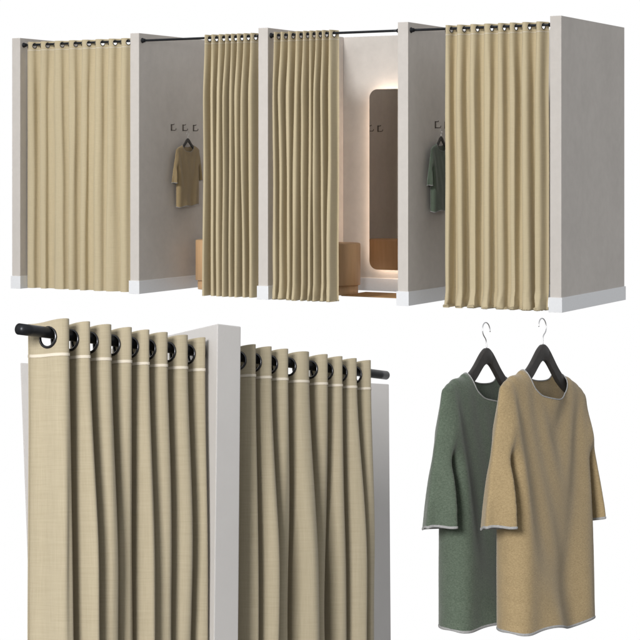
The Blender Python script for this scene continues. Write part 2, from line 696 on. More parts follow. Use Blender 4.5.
for k in range(len(a)):
    q = (k + 1) % len(a)
    bm.faces.new((a[k], b[k], b[q], a[q]))
mesh_obj('light_strip', bm, M['led'], t, smooth=False)

# ------------------------------------------------------------------ shirts and hangers
SHV, SHF = 2965, 5814
# differences between neighbouring vertex coordinates (x, then y, then z, in 1/5000) and triangle corners of a draped t-shirt
_v = [
-1826,42,-15,-18,66,-24,-39,17,45,-53,38,-4,-13,52,-8,-10,105,56,-33,-89,77,-65,45,-34,82,8,-120,80,-14,77,-110,-14,89,-4,-35,-11,81,-116,-8,91,
-12,-90,56,-9,79,-91,61,-14,-16,68,-15,-64,36,-3,-16,51,-7,-12,33,3,48,10,66,15,-126,-13,76,16,-48,-11,79,15,-125,67,12,-49,6,72,10,-121,
72,3,-36,-9,83,0,-112,75,-8,-29,-14,89,-5,-34,-11,-34,-10,90,-4,-41,-5,90,-1,-130,-5,90,-3,48,-94,-5,94,-132,97,-7,-61,-5,-12,47,-6,79,
-88,53,-6,-9,53,-3,-12,71,11,35,-88,102,-28,-59,65,-43,11,43,-98,77,-64,72,26,-13,-56,9,54,-104,82,-76,74,30,-69,56,-54,55,11,-109,80,-80,
83,30,-74,4,56,4,21,-46,-80,84,-84,119,1,-78,2,42,59,-60,-44,89,-91,89,-45,-2,-41,81,-87,85,-120,81,-8,-34,-8,89,-9,-32,-7,-37,-3,90,
-8,-39,3,-62,27,72,8,-81,-27,52,-34,49,39,-46,47,16,-36,18,2,161,-2,-37,12,-24,23,36,-4,-41,23,-8,-18,50,-2,-46,-9,27,0,-12,45,-1,
-27,-1,-23,54,-42,16,-2,-27,10,1,-11,29,-2,-16,6,-9,24,4,-14,17,-3,-21,11,15,-2,-25,11,-3,-8,29,-5,-8,-7,24,-5,-9,11,4,-24,7,
1,15,4,-18,6,-1,-132,135,3,-3,-70,27,-75,2,76,31,-75,74,-74,-40,79,-86,80,47,-80,72,-83,-28,80,-91,81,53,-80,-10,81,-110,81,-88,81,50,
-81,-7,81,-31,-93,8,77,46,-91,7,79,-47,-6,-77,25,4,82,-2,-113,83,206,-83,80,-83,50,-82,77,-80,49,-5,51,-83,79,-84,46,-3,46,-83,81,-83,
44,-3,46,-81,78,-82,45,-4,-72,120,-82,77,-81,46,-77,-3,76,46,-82,-2,81,-116,78,-75,72,46,-81,-5,81,-36,-75,-4,73,49,-82,75,-80,45,-4,-69,
-3,119,-3,-78,-2,43,-4,-70,-4,122,-82,-7,82,-33,-75,-7,73,53,-82,-9,83,-33,-8,-75,8,118,-90,83,-75,-40,81,-6,-70,119,-89,83,-77,41,-75,69,
-80,129,-141,59,75,-82,-52,99,-73,65,-72,121,-83,78,-84,46,-82,79,-81,129,-85,83,-86,49,-84,80,-84,133,-84,78,-83,49,-83,76,-85,132,-80,76,-84,49,
-81,75,-83,50,75,-81,47,-78,72,-80,120,-74,-5,38,-4,-78,-3,119,-3,-85,-3,-44,-2,84,-2,-59,120,-44,42,84,0,52,-89,89,-90,52,-87,87,-90,138,
-88,88,-89,46,-87,86,-89,136,-89,89,-90,46,-88,88,-89,135,-89,89,-90,47,-88,86,-89,136,-88,87,-91,49,-88,85,-88,136,-88,87,-90,48,-87,84,-88,48,
86,-90,49,-88,84,-89,50,86,-91,52,-89,84,-90,51,-4,50,-88,84,-89,51,-6,51,-88,82,-89,53,-6,49,-86,82,-87,48,-4,47,-84,81,-87,49,-5,46,
-83,82,-87,46,-2,45,-84,83,-88,47,-2,46,-86,85,-87,46,-1,44,-83,82,-85,46,-4,46,-83,80,-85,47,-3,47,-85,82,-85,47,-84,81,46,-85,83,-87,
45,-82,79,44,-85,83,-87,43,-4,43,-89,87,-90,42,-2,-43,85,148,-90,92,-91,51,1,51,-90,90,-89,47,1,46,-89,91,-92,47,2,45,-90,92,-91,45,
0,45,-90,89,-90,46,-1,47,-89,88,-90,48,-2,47,-88,86,-89,47,-89,87,47,-88,88,-91,49,-88,87,47,-88,86,-90,49,-88,83,-88,136,-87,83,-87,47,
-86,83,-87,134,-86,83,-88,47,-84,82,-87,133,-87,89,-90,44,-86,88,-88,130,-87,91,-90,43,-86,88,-89,132,-88,91,-90,43,-87,90,-88,131,-89,91,-89,43,
-86,87,-88,132,-86,87,-88,45,-87,86,-87,45,87,0,-89,46,-86,85,-88,133,-87,88,-89,45,-86,86,-88,133,-88,0,45,-86,89,-89,131,-87,1,42,-86,88,
-89,130,-87,0,42,-88,89,-90,132,-90,89,-89,42,-91,-1,91,-33,81,-2,-15,159,-91,93,-92,51,-91,92,-91,51,1,47,-90,92,-90,45,2,45,-90,92,-89,
43,3,43,-89,89,-89,44,1,43,-89,90,-90,45,1,44,-88,90,-91,45,1,43,-88,91,-90,43,3,42,-86,90,-89,43,2,42,-86,88,-90,45,0,45,-88,
90,-92,46,0,46,-89,90,-90,45,2,43,-90,95,-90,40,6,40,-90,95,-90,41,3,43,-89,91,-89,43,3,42,-90,93,-90,43,2,43,-89,92,-90,44,2,
44,-90,91,-89,44,2,44,-90,89,-88,45,0,-88,131,-88,88,-86,41,2,-86,126,-86,88,-85,40,2,-86,127,-86,84,-83,41,-4,21,-64,79,-82,29,18,53,
-39,-52,38,150,1,51,-92,93,-92,-41,92,1,-92,139,-92,94,-93,47,-91,91,-91,138,-91,91,-92,46,-89,89,-89,134,-89,89,-90,46,-90,88,-89,135,-89,90,
-90,44,-89,91,-89,132,-90,92,-89,42,-90,93,-90,133,-91,93,-89,42,-91,95,-90,132,-91,94,-90,42,-90,93,-90,134,-91,92,-89,45,-90,91,-90,134,-89,2,
-47,91,2,-91,44,2,-46,90,1,-90,44,3,43,-91,94,-88,41,3,43,-91,91,-88,43,0,46,-90,87,-86,44,0,44,-89,90,-87,42,3,43,-89,88,-86,
44,-1,46,-89,85,-86,46,-4,48,-87,81,-84,45,81,-84,45,-88,83,-84,46,75,-81,-39,97,-23,-78,35,53,25,-79,-37,71,-78,119,-84,33,-72,22,238,-92,
94,-93,51,1,51,-92,92,-92,48,0,45,-90,92,-91,44,3,41,-89,2,92,-50,4,43,-91,2,92,-48,2,43,-91,93,-91,44,1,44,-90,92,-91,46,1,
45,-91,93,-91,45,1,45,-91,91,-91,46,-1,46,-90,88,-89,46,0,-88,133,-89,91,-89,44,-90,92,-90,133,-89,91,-90,44,-89,90,-89,132,-88,88,-87,44,
-89,88,-87,133,-89,87,-88,45,-88,87,-89,133,-87,85,-88,46,-87,84,-87,134,-88,85,-86,46,-88,86,-86,132,-87,83,-85,46,-87,81,-85,134,-86,78,-84,47,
-85,79,-85,134,-86,77,-84,50,-87,77,53,-87,71,-81,55,-86,67,-20,78,-19,-86,33,6,44,-89,48,-43,110,163,-92,2,49,-91,92,-91,49,0,46,-90,92,
-91,44,2,43,-91,94,-89,40,5,41,-90,94,-90,42,3,43,-90,92,-90,43,1,44,-91,92,-90,43,3,42,-90,95,-91,42,5,42,-89,91,-89,43,1,44,
-89,89,-90,45,0,45,-90,91,-91,45,2,44,-90,90,-88,43,1,44,-89,88,-87,43,0,44,-87,87,-88,45,-1,43,-86,86,-87,43,0,45,-88,86,-89,47,
-4,49,-89,84,-88,48,-5,49,-87,80,-87,51,-10,52,-87,76,-85,52,76,-88,57,-89,73,-87,58,73,-91,63,-88,68,-89,64,-22,90,-21,-98,-17,89,-45,88,
-47,-82,48,64,-33,153,1,-91,141,-92,92,-91,49,-92,92,-91,137,-92,2,92,-138,91,1,-90,43,92,1,-91,-48,92,1,-90,136,-93,92,-91,-46,92,0,-89,
45,90,-90,90,-136,91,0,-90,135,-91,93,-92,45,-92,94,-92,135,-91,3,90,-46,-92,3,89,46,-90,-2,90,-42,-91,-1,88,48,-90,-2,88,-41,-91,0,88,
-43,91,-91,89,-134,90,0,-89,45,90,-2,-90,48,-91,87,-89,137,-90,86,-89,46,-90,89,-88,134,-91,0,88,-43,-90,89,-88,135,-91,-1,89,-42,-90,-1,89,
47,-90,-2,90,-44,-88,-3,90,44,-87,88,-91,46,-88,-5,91,45,-88,-4,91,-44,-87,-8,90,49,-88,-9,91,-37,-89,80,56,-89,-14,92,-32,-90,75,-28,-21,
92,-18,-97,56,10,-48,90,-48,-54,91,-73,141,91,1,-91,50,0,-42,91,-90,91,-45,2,43,-91,93,-91,44,1,-46,92,-92,91,-45,0,44,-90,1,92,-49,
3,43,-90,1,93,-48,3,-49,90,-87,91,-49,2,-46,90,1,-90,45,-1,-44,89,0,-92,48,-3,-42,91,-94,91,-42,-3,-44,91,-91,90,-44,-1,-44,90,-93,
90,-42,-4,-42,91,-95,90,-40,-5,-41,90,-94,90,-41,-3,-43,91,-93,90,-43,-2,-45,90,-90,90,-46,1,-46,91,-2,-89,44,-1,-46,91,-93,91,-44,-4,-38,
88,-96,90,-36,-10,-33,88,-101,89,-118,87,-16,-28,78,-80,-18,91,-48,-50,94,-50,-54,101,106,1,-42,91,-90,91,-43,1,-45,89,-87,89,-46,1,-45,90,-89,
89,-43,-1,-45,93,-93,90,-44,1,-48,93,-90,90,-47,2,-48,91,-88,89,-47,2,-48,91,-89,91,-47,1,-46,89,-88,91,-48,2,-46,88,3,-91,45,0,44,
-88,89,-90,44,1,-45,87,-88,90,-45,-1,-42,88,-92,91,-42,-3,-42,88,-93,91,-42,-4,-40,89,-93,90,-41,-4,-43,91,-94,89,-42,-2,-44,90,-91,89,-43,
-2,-44,89,-92,90,-45,-1,-45,89,-91,90,-43,-3,-39,87,-95,90,-39,-7,90,-127,87,-97,91,-41,-54,48,91,-31,-108,92,-47,92,-139,93,-46,94,7,91,-89,
92,-45,92,-90,93,-138,92,-90,92,-48,92,-89,-48,90,-88,92,-48,90,-89,-43,88,-90,91,-43,88,-91,90,-131,87,-90,89,-43,87,-88,90,-134,88,-88,90,-47,
89,-87,-47,90,-87,90,-49,89,-84,-50,89,-85,91,-50,88,-83,-50,89,-85,91,-51,89,-84,-49,89,-86,91,-50,89,-86,-48,88,-86,90,-50,89,-85,91,-139,89,
-87,91,-47,88,5,-90,-47,88,4,-91,42,87,6,-90,-47,86,4,-90,44,86,3,-89,-41,85,-89,88,-42,85,0,-89,-40,87,-3,-88,48,87,-91,89,-131,89,
-91,88,-43,89,-91,91,-136,90,-91,91,-46,90,1,-91,-45,91,-2,-90,47,88,-92,91,-133,89,-5,-42,89,-93,89,-130,89,-5,-34,85,-101,6,89,-21,-24,-44,
93,-36,90,92,-89,93,-47,5,-48,92,-88,92,-51,-88,93,-52,92,-86,92,-52,-87,92,-50,91,-88,91,-48,0,-46,90,-89,91,-49,4,-49,88,-83,90,-51,-84,
90,-49,88,-85,89,-49,4,-88,38,88,-81,87,-51,-80,87,-51,87,-80,89,-53,-79,89,-53,88,-79,88,-52,-83,90,-52,87,-81,90,-54,9,-53,87,-80,90,-52,
7,-51,88,-83,89,-50,5,-51,88,-83,90,-54,7,-52,86,-81,91,-53,6,-47,84,-82,91,-50,5,-46,84,-83,90,-49,3,-46,85,5,-88,41,3,-47,87,-86,
89,-47,1,-47,87,-88,90,-47,0,-45,87,-89,90,-44,-2,-34,82,-92,89,-88,58,-9,-6,61,-3,-90,-36,90,-32,-19,182,3,-45,91,-88,90,-45,2,-49,90,
-85,90,-50,5,-52,92,-86,90,-50,3,42,-90,1,92,-49,2,-50,90,-86,91,-53,7,-52,89,-82,87,-50,5,-50,88,-83,89,-52,7,-52,89,-80,87,-51,8,
-53,89,-80,88,-53,9,-53,86,-77,86,-53,87,-77,-54,86,-75,86,-54,88,-78,-53,87,-78,86,-51,86,-78,-51,85,-78,87,-53,86,-77,-54,86,-77,88,-56,86,
-75,-56,86,-75,90,-58,85,-71,-57,85,-73,89,-58,84,-73,-53,84,-77,88,-53,83,-75,88,-137,83,-76,87,-51,83,-76,-50,86,-82,89,-51,87,-81,89,-139,88,
-85,90,-49,90,-89,91,-137,89,-90,90,-43,-2,92,0,-131,85,-86,85,21,-68,0,-26,138,88,-86,89,-44,87,-84,-46,88,-85,89,-48,88,-84,-48,88,4,-89,
41,87,-84,-48,90,-87,88,-46,87,-86,-48,88,-85,90,-52,88,-82,-53,89,-83,91,-54,89,-84,91,-141,89,-85,89,-49,89,-85,88,-138,90,-85,89,-49,89,-83,
88,-139,90,-83,89,-52,88,-82,89,-142,89,-81,88,-55,90,-81,89,-54,-80,88,-52,89,-81,88,-51,-82,88,-51,88,-83,89,-51,-81,86,-51,89,-80,87,-53,-77,
86,-54,88,-78,87,-130,74,12,-58,89,-73,86,-59,-70,87,-62,88,-70,86,-62,-70,87,-61,16,68,17,-61,18,-59,16,66,17,-57,-69,85,65,-120,80,-67,80,
-49,10,-48,82,-77,84,-44,4,-46,1,88,2,-43,0,42,0,-84,0,63,-59,219,-82,6,83,-44,-80,86,37,-82,4,82,-43,-82,86,-48,81,-76,81,-45,-80,
84,-45,80,3,-81,38,-81,85,-47,79,8,-80,32,73,-65,-84,33,81,8,-81,33,7,-50,81,-76,81,-45,74,-69,-46,81,-76,81,-44,73,-68,-48,81,-75,81,
28,-74,6,32,-82,7,81,30,-76,80,-73,33,-85,92,-84,36,78,-71,-51,85,5,-84,37,77,4,-76,-49,86,5,-86,38,7,-53,88,-80,86,30,-80,9,-56,
90,9,-88,34,11,-58,91,-78,89,-60,13,74,-136,15,73,13,-60,13,75,11,-146,15,73,11,-59,87,-73,85,-59,-69,82,-56,83,-71,83,-133,78,-68,79,-46,
79,-72,83,-121,5,75,7,-36,3,-43,86,-86,87,17,-80,161,-26,4,-31,5,39,-19,3,15,-34,2,30,-18,1,16,-41,2,50,-24,2,-32,44,-39,22,4,
20,-49,36,-20,4,14,-35,5,29,-19,3,15,-37,25,24,-21,-27,38,-15,4,22,-10,-40,44,-21,-2,16,10,-23,2,13,-39,24,3,20,-12,-18,3,13,-33,
4,29,-17,4,15,-35,51,-23,4,-31,7,71,-40,10,68,10,-120,69,12,-56,13,72,14,-58,14,-60,12,75,12,-59,12,-60,91,-78,87,-57,10,-58,12,89,
-5,-47,8,52,-95,92,-84,58,-3,-91,5,138,-101,239,12,-8,8,-21,15,-17,7,-6,-29,2,7,43,-64,20,10,-41,69,-60,9,-28,50,-10,-60,24,7,77,
-11,-92,50,10,-50,83,-74,85,-141,85,-82,9,86,34,-76,-13,57,-11,-74,-13,140,-7,-90,13,32,8,-96,12,127,-5,-90,7,41,-2,-92,7,126,-1,-84,-1,
95,-53,-86,86,-88,99,-55,0,-44,-1,61,-27,1,21,-40,0,22,108,57,-19,70,23,-109,-13,82,-20,-21,60,18,-92,49,-75,62,-70,112,8,-80,-9,40,7,
-78,117,-81,79,-89,52,-83,77,48,-84,81,-90,53,-7,49,-4,-81,-10,47,7,38,1,-91,9,41,-4,-80,123,0,-81,-5,98,-53,-1,15,-54,-5,37,-6,4,
-38,-3,9,237,-68,-25,70,-34,24,36,-131,23,88,19,-90,19,21,12,-87,14,109,-5,-71,-6,42,1,-78,0,118,-81,3,84,-45,-11,-66,-1,119,-75,-2,74,
-20,32,-47,-76,1,89,-49,-1,22,-62,1,62,-28,-9,17,-47,2,9,169,75,10,-86,29,-60,99,6,-83,17,84,-48,6,-86,10,88,-52,4,14,-51,-1,20,
-8,-17,0,142,-4,6,-20,58,-38,-26,75,-39,-25,69,-50,-22,49,-30,-20,56,-34,140,40,-268,181,53,-189,-24,168,57,-273,79,-40,190,-247,90,115,-166,224,-185,
139,61,-171,66,-108,165,-95,-35,81,64,-112,-45,105,-83,-35,135,-64,-40,68,-39,-36,77,-43,-1,-133,-36,385,-394,391,-17,-330,-45,399,-16,-366,-16,387,-36,-347,381,
-357,335,-362,379,-312,-51,352,-316,283,-324,356,-271,-57,305,-264,224,-275,318,-281,249,-207,161,-214,264,-223,181,-223,259,-177,90,-139,194,-204,53,101,57,-112,-65,141,-106,
62,-33,-32,69,48,-85,-36,76,-41,-40,85,-45,-118,268,-136,-173,171,-85,266,-93,-225,274,-141,-172,68,285,-91,-106,-66,-70,299,-125,-195,68,288,-69,-111,-159,67,250,
-73,-90,-165,55,286,-64,-114,-150,308,-249,182,-93,-118,-29,269,42,-238,148,-208,277,-249,106,110,-228,32,214,-42,-207,246,-237,-23,255,17,-212,-47,253,-214,174,-224,278,
-237,192,-148,96,-151,214,-50,-120,57,32,44,-146,41,32,29,-40,-30,88,-48,-49,93,-56,29,-41,-103,293,-146,-95,94,93,-248,305,-155,-112,220,-129,-134,326,-87,-66,
-110,205,-108,-154,304,-247,187,-94,154,-155,-112,221,-111,85,-169,87,113,-225,132,-108,67,113,-212,110,-93,191,-96,0,-115,229,-115,-87,173,-87,-114,227,-114,-1,-97,194,
-94,112,-214,115,70,-109,134,-228,125,-93,95,-14,2,-120,237,-119,-124,19,210,19,-300,31,325,-32,-300,-22,335,24,-377,24,373,-21,-329,-37,341,36,-379,29,321,26,
-305,-46,282,45,-324,34,252,32,-289,211,-166,212,-255,215,-181,216,-221,188,-151,107,-103,-30,165,-82,-2,-261,51,516,-48,-502,67,466,-65,-443,481,-513,65,478,-64,-452,
490,-520,70,477,-64,-454,490,-522,71,478,-67,-454,494,-401,-125,67,487,-63,-466,80,346,78,-532,64,432,61,-115,-415,80,423,-529,65,423,65,-525,92,310,94,-524,67,
482,-65,-457,497,-407,317,-433,547,-487,430,-467,500,-426,352,-447,56,427,56,-515,87,315,86,-507,55,415,56,-504,482,-84,-313,-101,468,46,-465,383,-413,478,-402,-86,455,
40,-457,-23,59,401,-87,-375,121,-92,438,-34,-86,-334,62,377,-64,-371,16,417,-20,-407,26,394,-28,-379,-7,403,5,-401,-2,398,4,-379,-21,377,20,-379,-16,376,19,
-353,-28,338,25,-338,-19,333,19,-332,288,22,-284,-17,276,15,-32,-240,251,-233,216,-224,228,-214,203,-200,194,-161,123,-131,141,-72,-58,58,60,-353,626,-640,24,626,-19,
-624,30,606,-25,-622,22,632,-17,-629,28,610,-23,-624,21,632,-16,-629,27,611,-22,-625,20,631,-14,-629,25,612,-20,-623,16,629,-11,-627,22,610,-17,-618,12,622,-6,
-622,18,606,-14,-602,611,-2,-611,14,596,-11,-593,595,3,-596,9,583,-5,-582,583,-576,1,567,1,-568,565,-552,-7,547,5,-545,539,-522,-14,521,11,-521,511,-490,-21,
493,17,-493,478,-454,-25,460,18,-457,440,-415,-27,423,17,-416,397,-373,-26,382,15,-373,354,-333,-23,340,13,-328,310,-295,-16,300,8,-289,273,-266,-5,266,-1,-254,-12,
257,-248,8,243,-10,-233,3,230,-241,14,233,-16,-223,226,-225,12,209,-14,-169,139,-71,1,-325,11,666,-6,-668,673,-679,10,671,-6,-672,675,-679,9,670,-5,-670,671,
-672,6,663,-1,-664,662,-658,0,651,4,-652,646,-636,-7,631,10,-633,623,-607,-14,606,14,-607,-11,604,-573,-21,576,19,-576,-18,577,-536,-25,543,19,-540,-24,547,19,
-519,-27,510,19,-506,-27,515,20,-486,-26,476,18,-471,-28,482,19,-454,-23,444,14,-437,-26,448,17,-425,-16,414,10,-407,-21,416,12,-398,-9,387,6,-380,-15,386,8,
-376,-1,363,2,-358,-6,357,3,-354,6,340,-1,-337,2,330,-2,-322,-12,331,-3,-319,10,307,-7,-313,13,301,-2,-304,14,288,-9,-294,9,287,-292,14,277,-8,-281,
4,281,-284,10,272,-6,-272,0,274,-274,8,264,-7,-260,6,254,-6,-226,20,160,20,-101,-62,129,-66,-336,3,686,0,-689,4,685,-1,-687,687,-687,1,682,2,-683,
679,-672,-5,668,7,-668,658,-643,-13,642,13,-641,627,-608,-19,610,16,-607,590,-569,-21,573,17,-569,552,-531,-22,537,16,-531,514,-495,-20,501,14,-494,479,-464,-16,468,
12,-463,451,-442,-9,441,9,-438,427,-423,-2,416,8,-417,408,-408,4,394,8,-400,391,-393,7,376,9,-386,378,-379,7,360,11,-373,363,-361,5,343,13,-357,346,-340,
0,326,14,-337,325,-315,-6,307,14,-314,302,-290,-10,289,12,-291,280,11,-281,-10,273,9,-273,265,9,-267,-9,264,4,-261,257,6,-262,-4,260,1,-258,254,-250,5,
236,-3,-194,174,4,-36,-54,-14,-335,687,-685,-2,684,4,-688,3,679,5,-672,-9,664,9,-659,-11,657,10,-638,-14,626,12,-620,-16,620,13,-598,-16,586,12,-578,-18,
581,13,-558,-15,546,11,-539,-17,542,11,-522,-11,509,10,-505,-13,505,11,-495,-5,478,9,-478,-7,474,9,-474,2,451,10,-458,0,447,10,-459,6,431,12,-444,6,
426,11,-444,7,425,-420,-7,414,13,-421,409,-404,-5,395,15,-405,391,-387,1,372,15,-385,371,-362,-5,354,15,-362,348,-336,-10,336,12,-338,326,-313,-12,318,8,-313,
302,-292,-9,300,1,-289,283,-279,-3,286,-6,-272,272,-274,4,279,-13,-264,291,-22,-274,9,276,-16,-264,282,-11,-268,-12,280,-6,-269,-6,262,10,-263,243,13,-27,8,
-9,6,-5,-434,-3,679,4,-678,673,-662,-7,658,6,-649,636,-620,-9,615,8,-606,591,-574,-10,579,-9,-553,548,-534,-9,539,-9,-516,512,-505,-3,495,10,-498,485,-484,
3,469,10,-479,466,-467,6,449,10,-461,448,-447,4,433,9,-442,430,-424,-1,417,7,-419,408,10,-408,-7,400,2,-393,-6,392,7,-382,-8,382,-3,-368,-9,373,2,
-358,-6,365,-9,-346,-8,355,-4,-340,0,352,-15,-331,-4,340,-10,-329,8,344,-22,-321,3,328,-16,-323,14,342,-27,-320,11,324,-23,-321,18,345,-30,-324,16,325,-27,
-318,13,348,-28,-325,14,327,-27,-312,5,336,-14,-323,9,316,-322,2,303,6,-310,5,287,-291,-8,276,11,-282,259,-11,3,-1,1,15,-447,-2,668,-661,-4,659,4,
-651,639,-624,-5,616,5,-606,592,-577,-5,568,6,-560,547,-534,-5,526,7,-522,509,-503,-1,493,6,-496,485,-484,1,475,3,-479,470,-469,1,464,-1,-462,456,-450,-2,
451,-5,-440,437,-428,-5,436,-10,-416,417,-410,-3,419,-15,-396,401,-399,3,406,-19,-383,392,-397,11,397,-22,-378,389,-397,16,395,-25,-378,393,-402,18,398,-25,-382,398,
-404,15,403,-26,-384,401,-398,6,405,-22,-383,397,-385,-6,393,-13,-371,373,-357,-12,355,3,-347,324,7,-329,-2,310,8,-320,294,4,-317,16,283,4,-306,288,1,-305,
20,273,0,-4,5,9,-8,19,8,3,-466,660,2,-657,0,650,1,-640,0,629,2,-618,0,606,-2,-592,1,580,2,-569,-1,556,1,-545,1,532,3,-525,0,513,
1,-508,3,497,1,-494,5,483,1,-489,6,479,-3,-472,-7,481,-5,-474,-5,479,-7,-464,-6,471,7,-473,-3,461,11,-465,-1,459,9,-464,2,445,12,-457,4,447,
9,-455,6,432,13,-445,-9,448,9,-442,-11,450,-13,-432,-11,458,-7,-448,15,438,-13,-446,12,449,-6,-450,15,440,-11,-447,9,446,4,-452,10,441,-8,-435,-1,443,
1,-436,-1,432,6,-422,-9,431,-1,-414,-10,422,4,-396,-15,407,3,-388,-17,400,-1,-363,-14,368,-4,-347,-16,356,-5,-331,-8,325,-2,-327,-2,315,-325,-1,311,2,
-330,7,308,-328,313,3,-332,8,-11,320,-11,5,-1,12,6,10,-471,-2,665,-1,-658,653,-641,-4,635,1,-621,609,-599,5,583,-2,-571,561,-546,-6,540,2,-527,516,
-508,5,496,0,-488,483,-476,0,474,-3,-466,465,-468,9,459,-4,-459,461,-467,12,450,5,-462,459,-463,9,450,5,-461,458,-460,5,456,-6,-455,458,-459,3,458,-7,
-455,458,-460,3,459,-7,-455,459,-459,3,458,-8,-449,453,-446,2,447,-8,-429,433,-423,2,424,-9,-402,406,-395,1,398,-10,-374,378,-366,-1,358,9,-354,343,-336,-1,
326,-1,-322,311,-323,10,299,3,-319,305,-328,17,295,6,-339,11,312,-332,13,-18,322,5,-11,-1,5,12,11,3,-485,673,-667,-4,663,5,-658,646,-631,-9,627,5,
-615,601,-585,-10,581,6,-570,556,-539,-11,537,6,-525,512,-496,-11,498,3,-484,475,-463,-7,466,-2,-451,447,-442,0,443,-7,-430,431,-434,9,428,-11,-420,424,-433,16,
409,12,-429,422,-414,-19,424,14,-431,423,-434,20,419,-14,-418,424,-434,19,421,-15,-418,425,-431,14,423,-15,-413,420,-416,4,418,-15,-398,405,-392,-6,404,-16,-375,382,
-365,-12,383,-16,-350,357,-339,-15,357,-14,-325,328,-315,-11,322,-7,-304,301,-305,3,291,0,-297,288,-1,-311,21,276,5,-305,-23,314,5,-290,273,6,-4,3,8,1,
11,0,-488,0,679,5,-683,0,677,6,-677,-5,664,9,-664,-7,657,-635,-12,631,11,-626,-13,623,-592,-15,591,11,-583,-16,582,14,-561,-16,548,12,-540,-18,541,14,
-518,-16,507,10,-497,-19,501,-464,-16,470,7,-458,-18,464,-431,-13,438,2,-424,-15,431,-407,-6,411,-3,-397,-10,403,-391,2,391,-8,-379,-2,381,-384,11,376,-11,-368,
8,362,-9,-372,19,368,-14,-362,15,338,13,-380,23,347,16,-376,22,329,15,-380,25,345,18,-377,25,324,17,-375,20,363,-19,-355,22,322,20,-363,9,342,20,-365,
13,341,-21,-324,-2,355,-20,-330,2,336,-21,-302,-11,341,-20,-308,-9,305,20,-300,-15,302,17,-304,-14,306,-17,-266,-9,281,-273,-8,281,-12,-269,8,262,-267,5,-11,
268,-6,-251,253,9,-9,16,-483,4,682,1,-685,684,-685,3,677,3,-681,667,9,-673,-1,663,8,-668,644,13,-647,-6,637,14,-642,627,-611,-14,607,17,-609,591,-572,
-19,573,19,-574,536,19,-534,-21,535,20,-534,514,-18,-473,-24,496,20,-494,459,15,-451,-24,458,19,-454,423,12,-414,-24,424,15,-417,393,7,-381,-20,389,12,-381,366,
-352,-15,360,6,-349,338,-330,-8,333,2,-324,316,-314,1,311,-2,-303,298,-304,10,295,-8,-288,286,-296,18,282,-12,-278,280,-293,22,277,-16,-274,278,-289,20,259,17,
-288,277,-281,11,277,-18,-266,272,-267,0,274,-18,-254,260,-250,-7,262,-17,-237,242,-235,-6,248,-16,-218,1,224,-182,-3,150,39,24,-120,-9,78,-414,672,-677,9,670,
-5,-670,672,-675,9,665,-4,-666,666,-668,8,656,0,-659,656,-651,-4,646,6,-648,641,-635,-2,624,10,-629,619,-608,-9,601,15,-607,593,-577,-14,572,19,-577,560,-541,
-19,540,22,-545,526,-504,-24,507,24,-510,489,-466,-26,470,25,-472,-26,476,-426,-28,433,25,-434,-29,441,-388,-29,397,24,-396,-30,404,-353,-26,362,21,-360,-28,368,-321,
-22,328,16,-323,-25,330,-291,-16,295,13,-291,-22,297,-267,-10,268,7,-262,-17,266,-249,0,245,-1,-238,-7,239,4,-245,12,229,-7,-228,6,221,-240,17,226,-9,-228,
13,216,-5,-233,14,227,-9,-226,12,215,-5,-225,9,224,-7,-217,218,-206,201,-200,17,188,-18,-82,-63,128,-60,-312,22,630,-18,-625,28,608,-646,21,631,-16,-627,29,
607,-644,20,613,16,-641,26,607,-641,19,626,-13,-624,25,605,-636,16,621,-10,-620,22,602,-628,13,613,-7,-613,20,596,-15,-601,9,601,-1,-604,16,586,-10,-588,4,
585,3,-588,12,572,-6,-570,-2,566,8,-570,6,557,-1,-550,-8,543,13,-548,0,536,4,-538,516,18,-522,-6,514,9,-517,487,22,-493,-12,487,15,-492,455,24,-459,
-17,456,19,-460,418,26,-422,-20,420,21,-45,-378,404,-381,-22,381,23,-386,340,26,-345,-23,345,27,-354,304,26,-308,283,-306,336,-317,291,-271,247,-268,298,-280,236,17,
-269,32,-17,236,23,-243,221,-217,-5,212,13,-220,209,-210,206,-204,210,-202,192,-154,120,-122,121,-59,-1,-186,-62,542,-59,-455,534,-47,-445,-70,542,-68,-442,529,-51,-512,
71,472,-68,-446,533,-48,-516,71,405,68,-515,534,-49,-516,69,405,70,-516,92,393,49,-564,69,406,68,-513,483,-514,68,475,-67,-448,91,395,-512,66,471,-66,-443,87,
393,-507,60,472,-63,-371,-74,482,-447,-57,525,-57,-356,-86,389,83,-434,-58,454,57,-487,85,377,-481,54,391,53,-476,79,295,81,-469,46,388,47,-460,438,-448,39,419,
-40,-335,-65,422,-424,28,368,32,-417,405,-402,8,393,-10,-388,398,-393,7,374,-383,397,-383,373,-382,393,-370,339,-345,367,-354,-3,340,13,-341,303,24,-319,3,295,13,
-302,0,263,23,-282,6,254,7,-257,228,-232,245,-233,212,-192,25,143,-23,-60,0,22,-108,217,-267,315,-157,-107,213,-107,-131,264,-132,-106,212,-107,-151,302,-153,-90,181,
-241,149,148,-242,184,-92,150,-151,-107,213,-107,-135,269,-135,-107,214,-108,153,-247,92,93,57,-153,-108,204,-109,-66,238,-134,-128,220,-112,-3,-91,183,-93,145,-237,180,-90,
-1,-105,209,-105,-131,261,-131,-105,210,-105,145,-146,-89,180,-237,295,-149,-141,283,-257,226,84,-365,338,-362,397,-392,375,-379,395,-379,379,-381,363,-348,349,-332,6,323,-29,
-282,283,-275,272,-39,-213,-1,218,-41,-179,28,188,-50,-127,-27,183,-94,1,-8,-118,118,102,-102,-104,103,120,-241,122,-93,188,-273,181,-120,240,-119,-176,81,191,-95,130,
-263,133,-81,161,79,-325,167,-126,247,-213,-64,247,56,-145,-140,58,163,51,-284,284,-270,283,-302,313,-317,280,-255,-37,336,-309,277,-313,361,-99,-179,-52,292,-50,-196,-44,
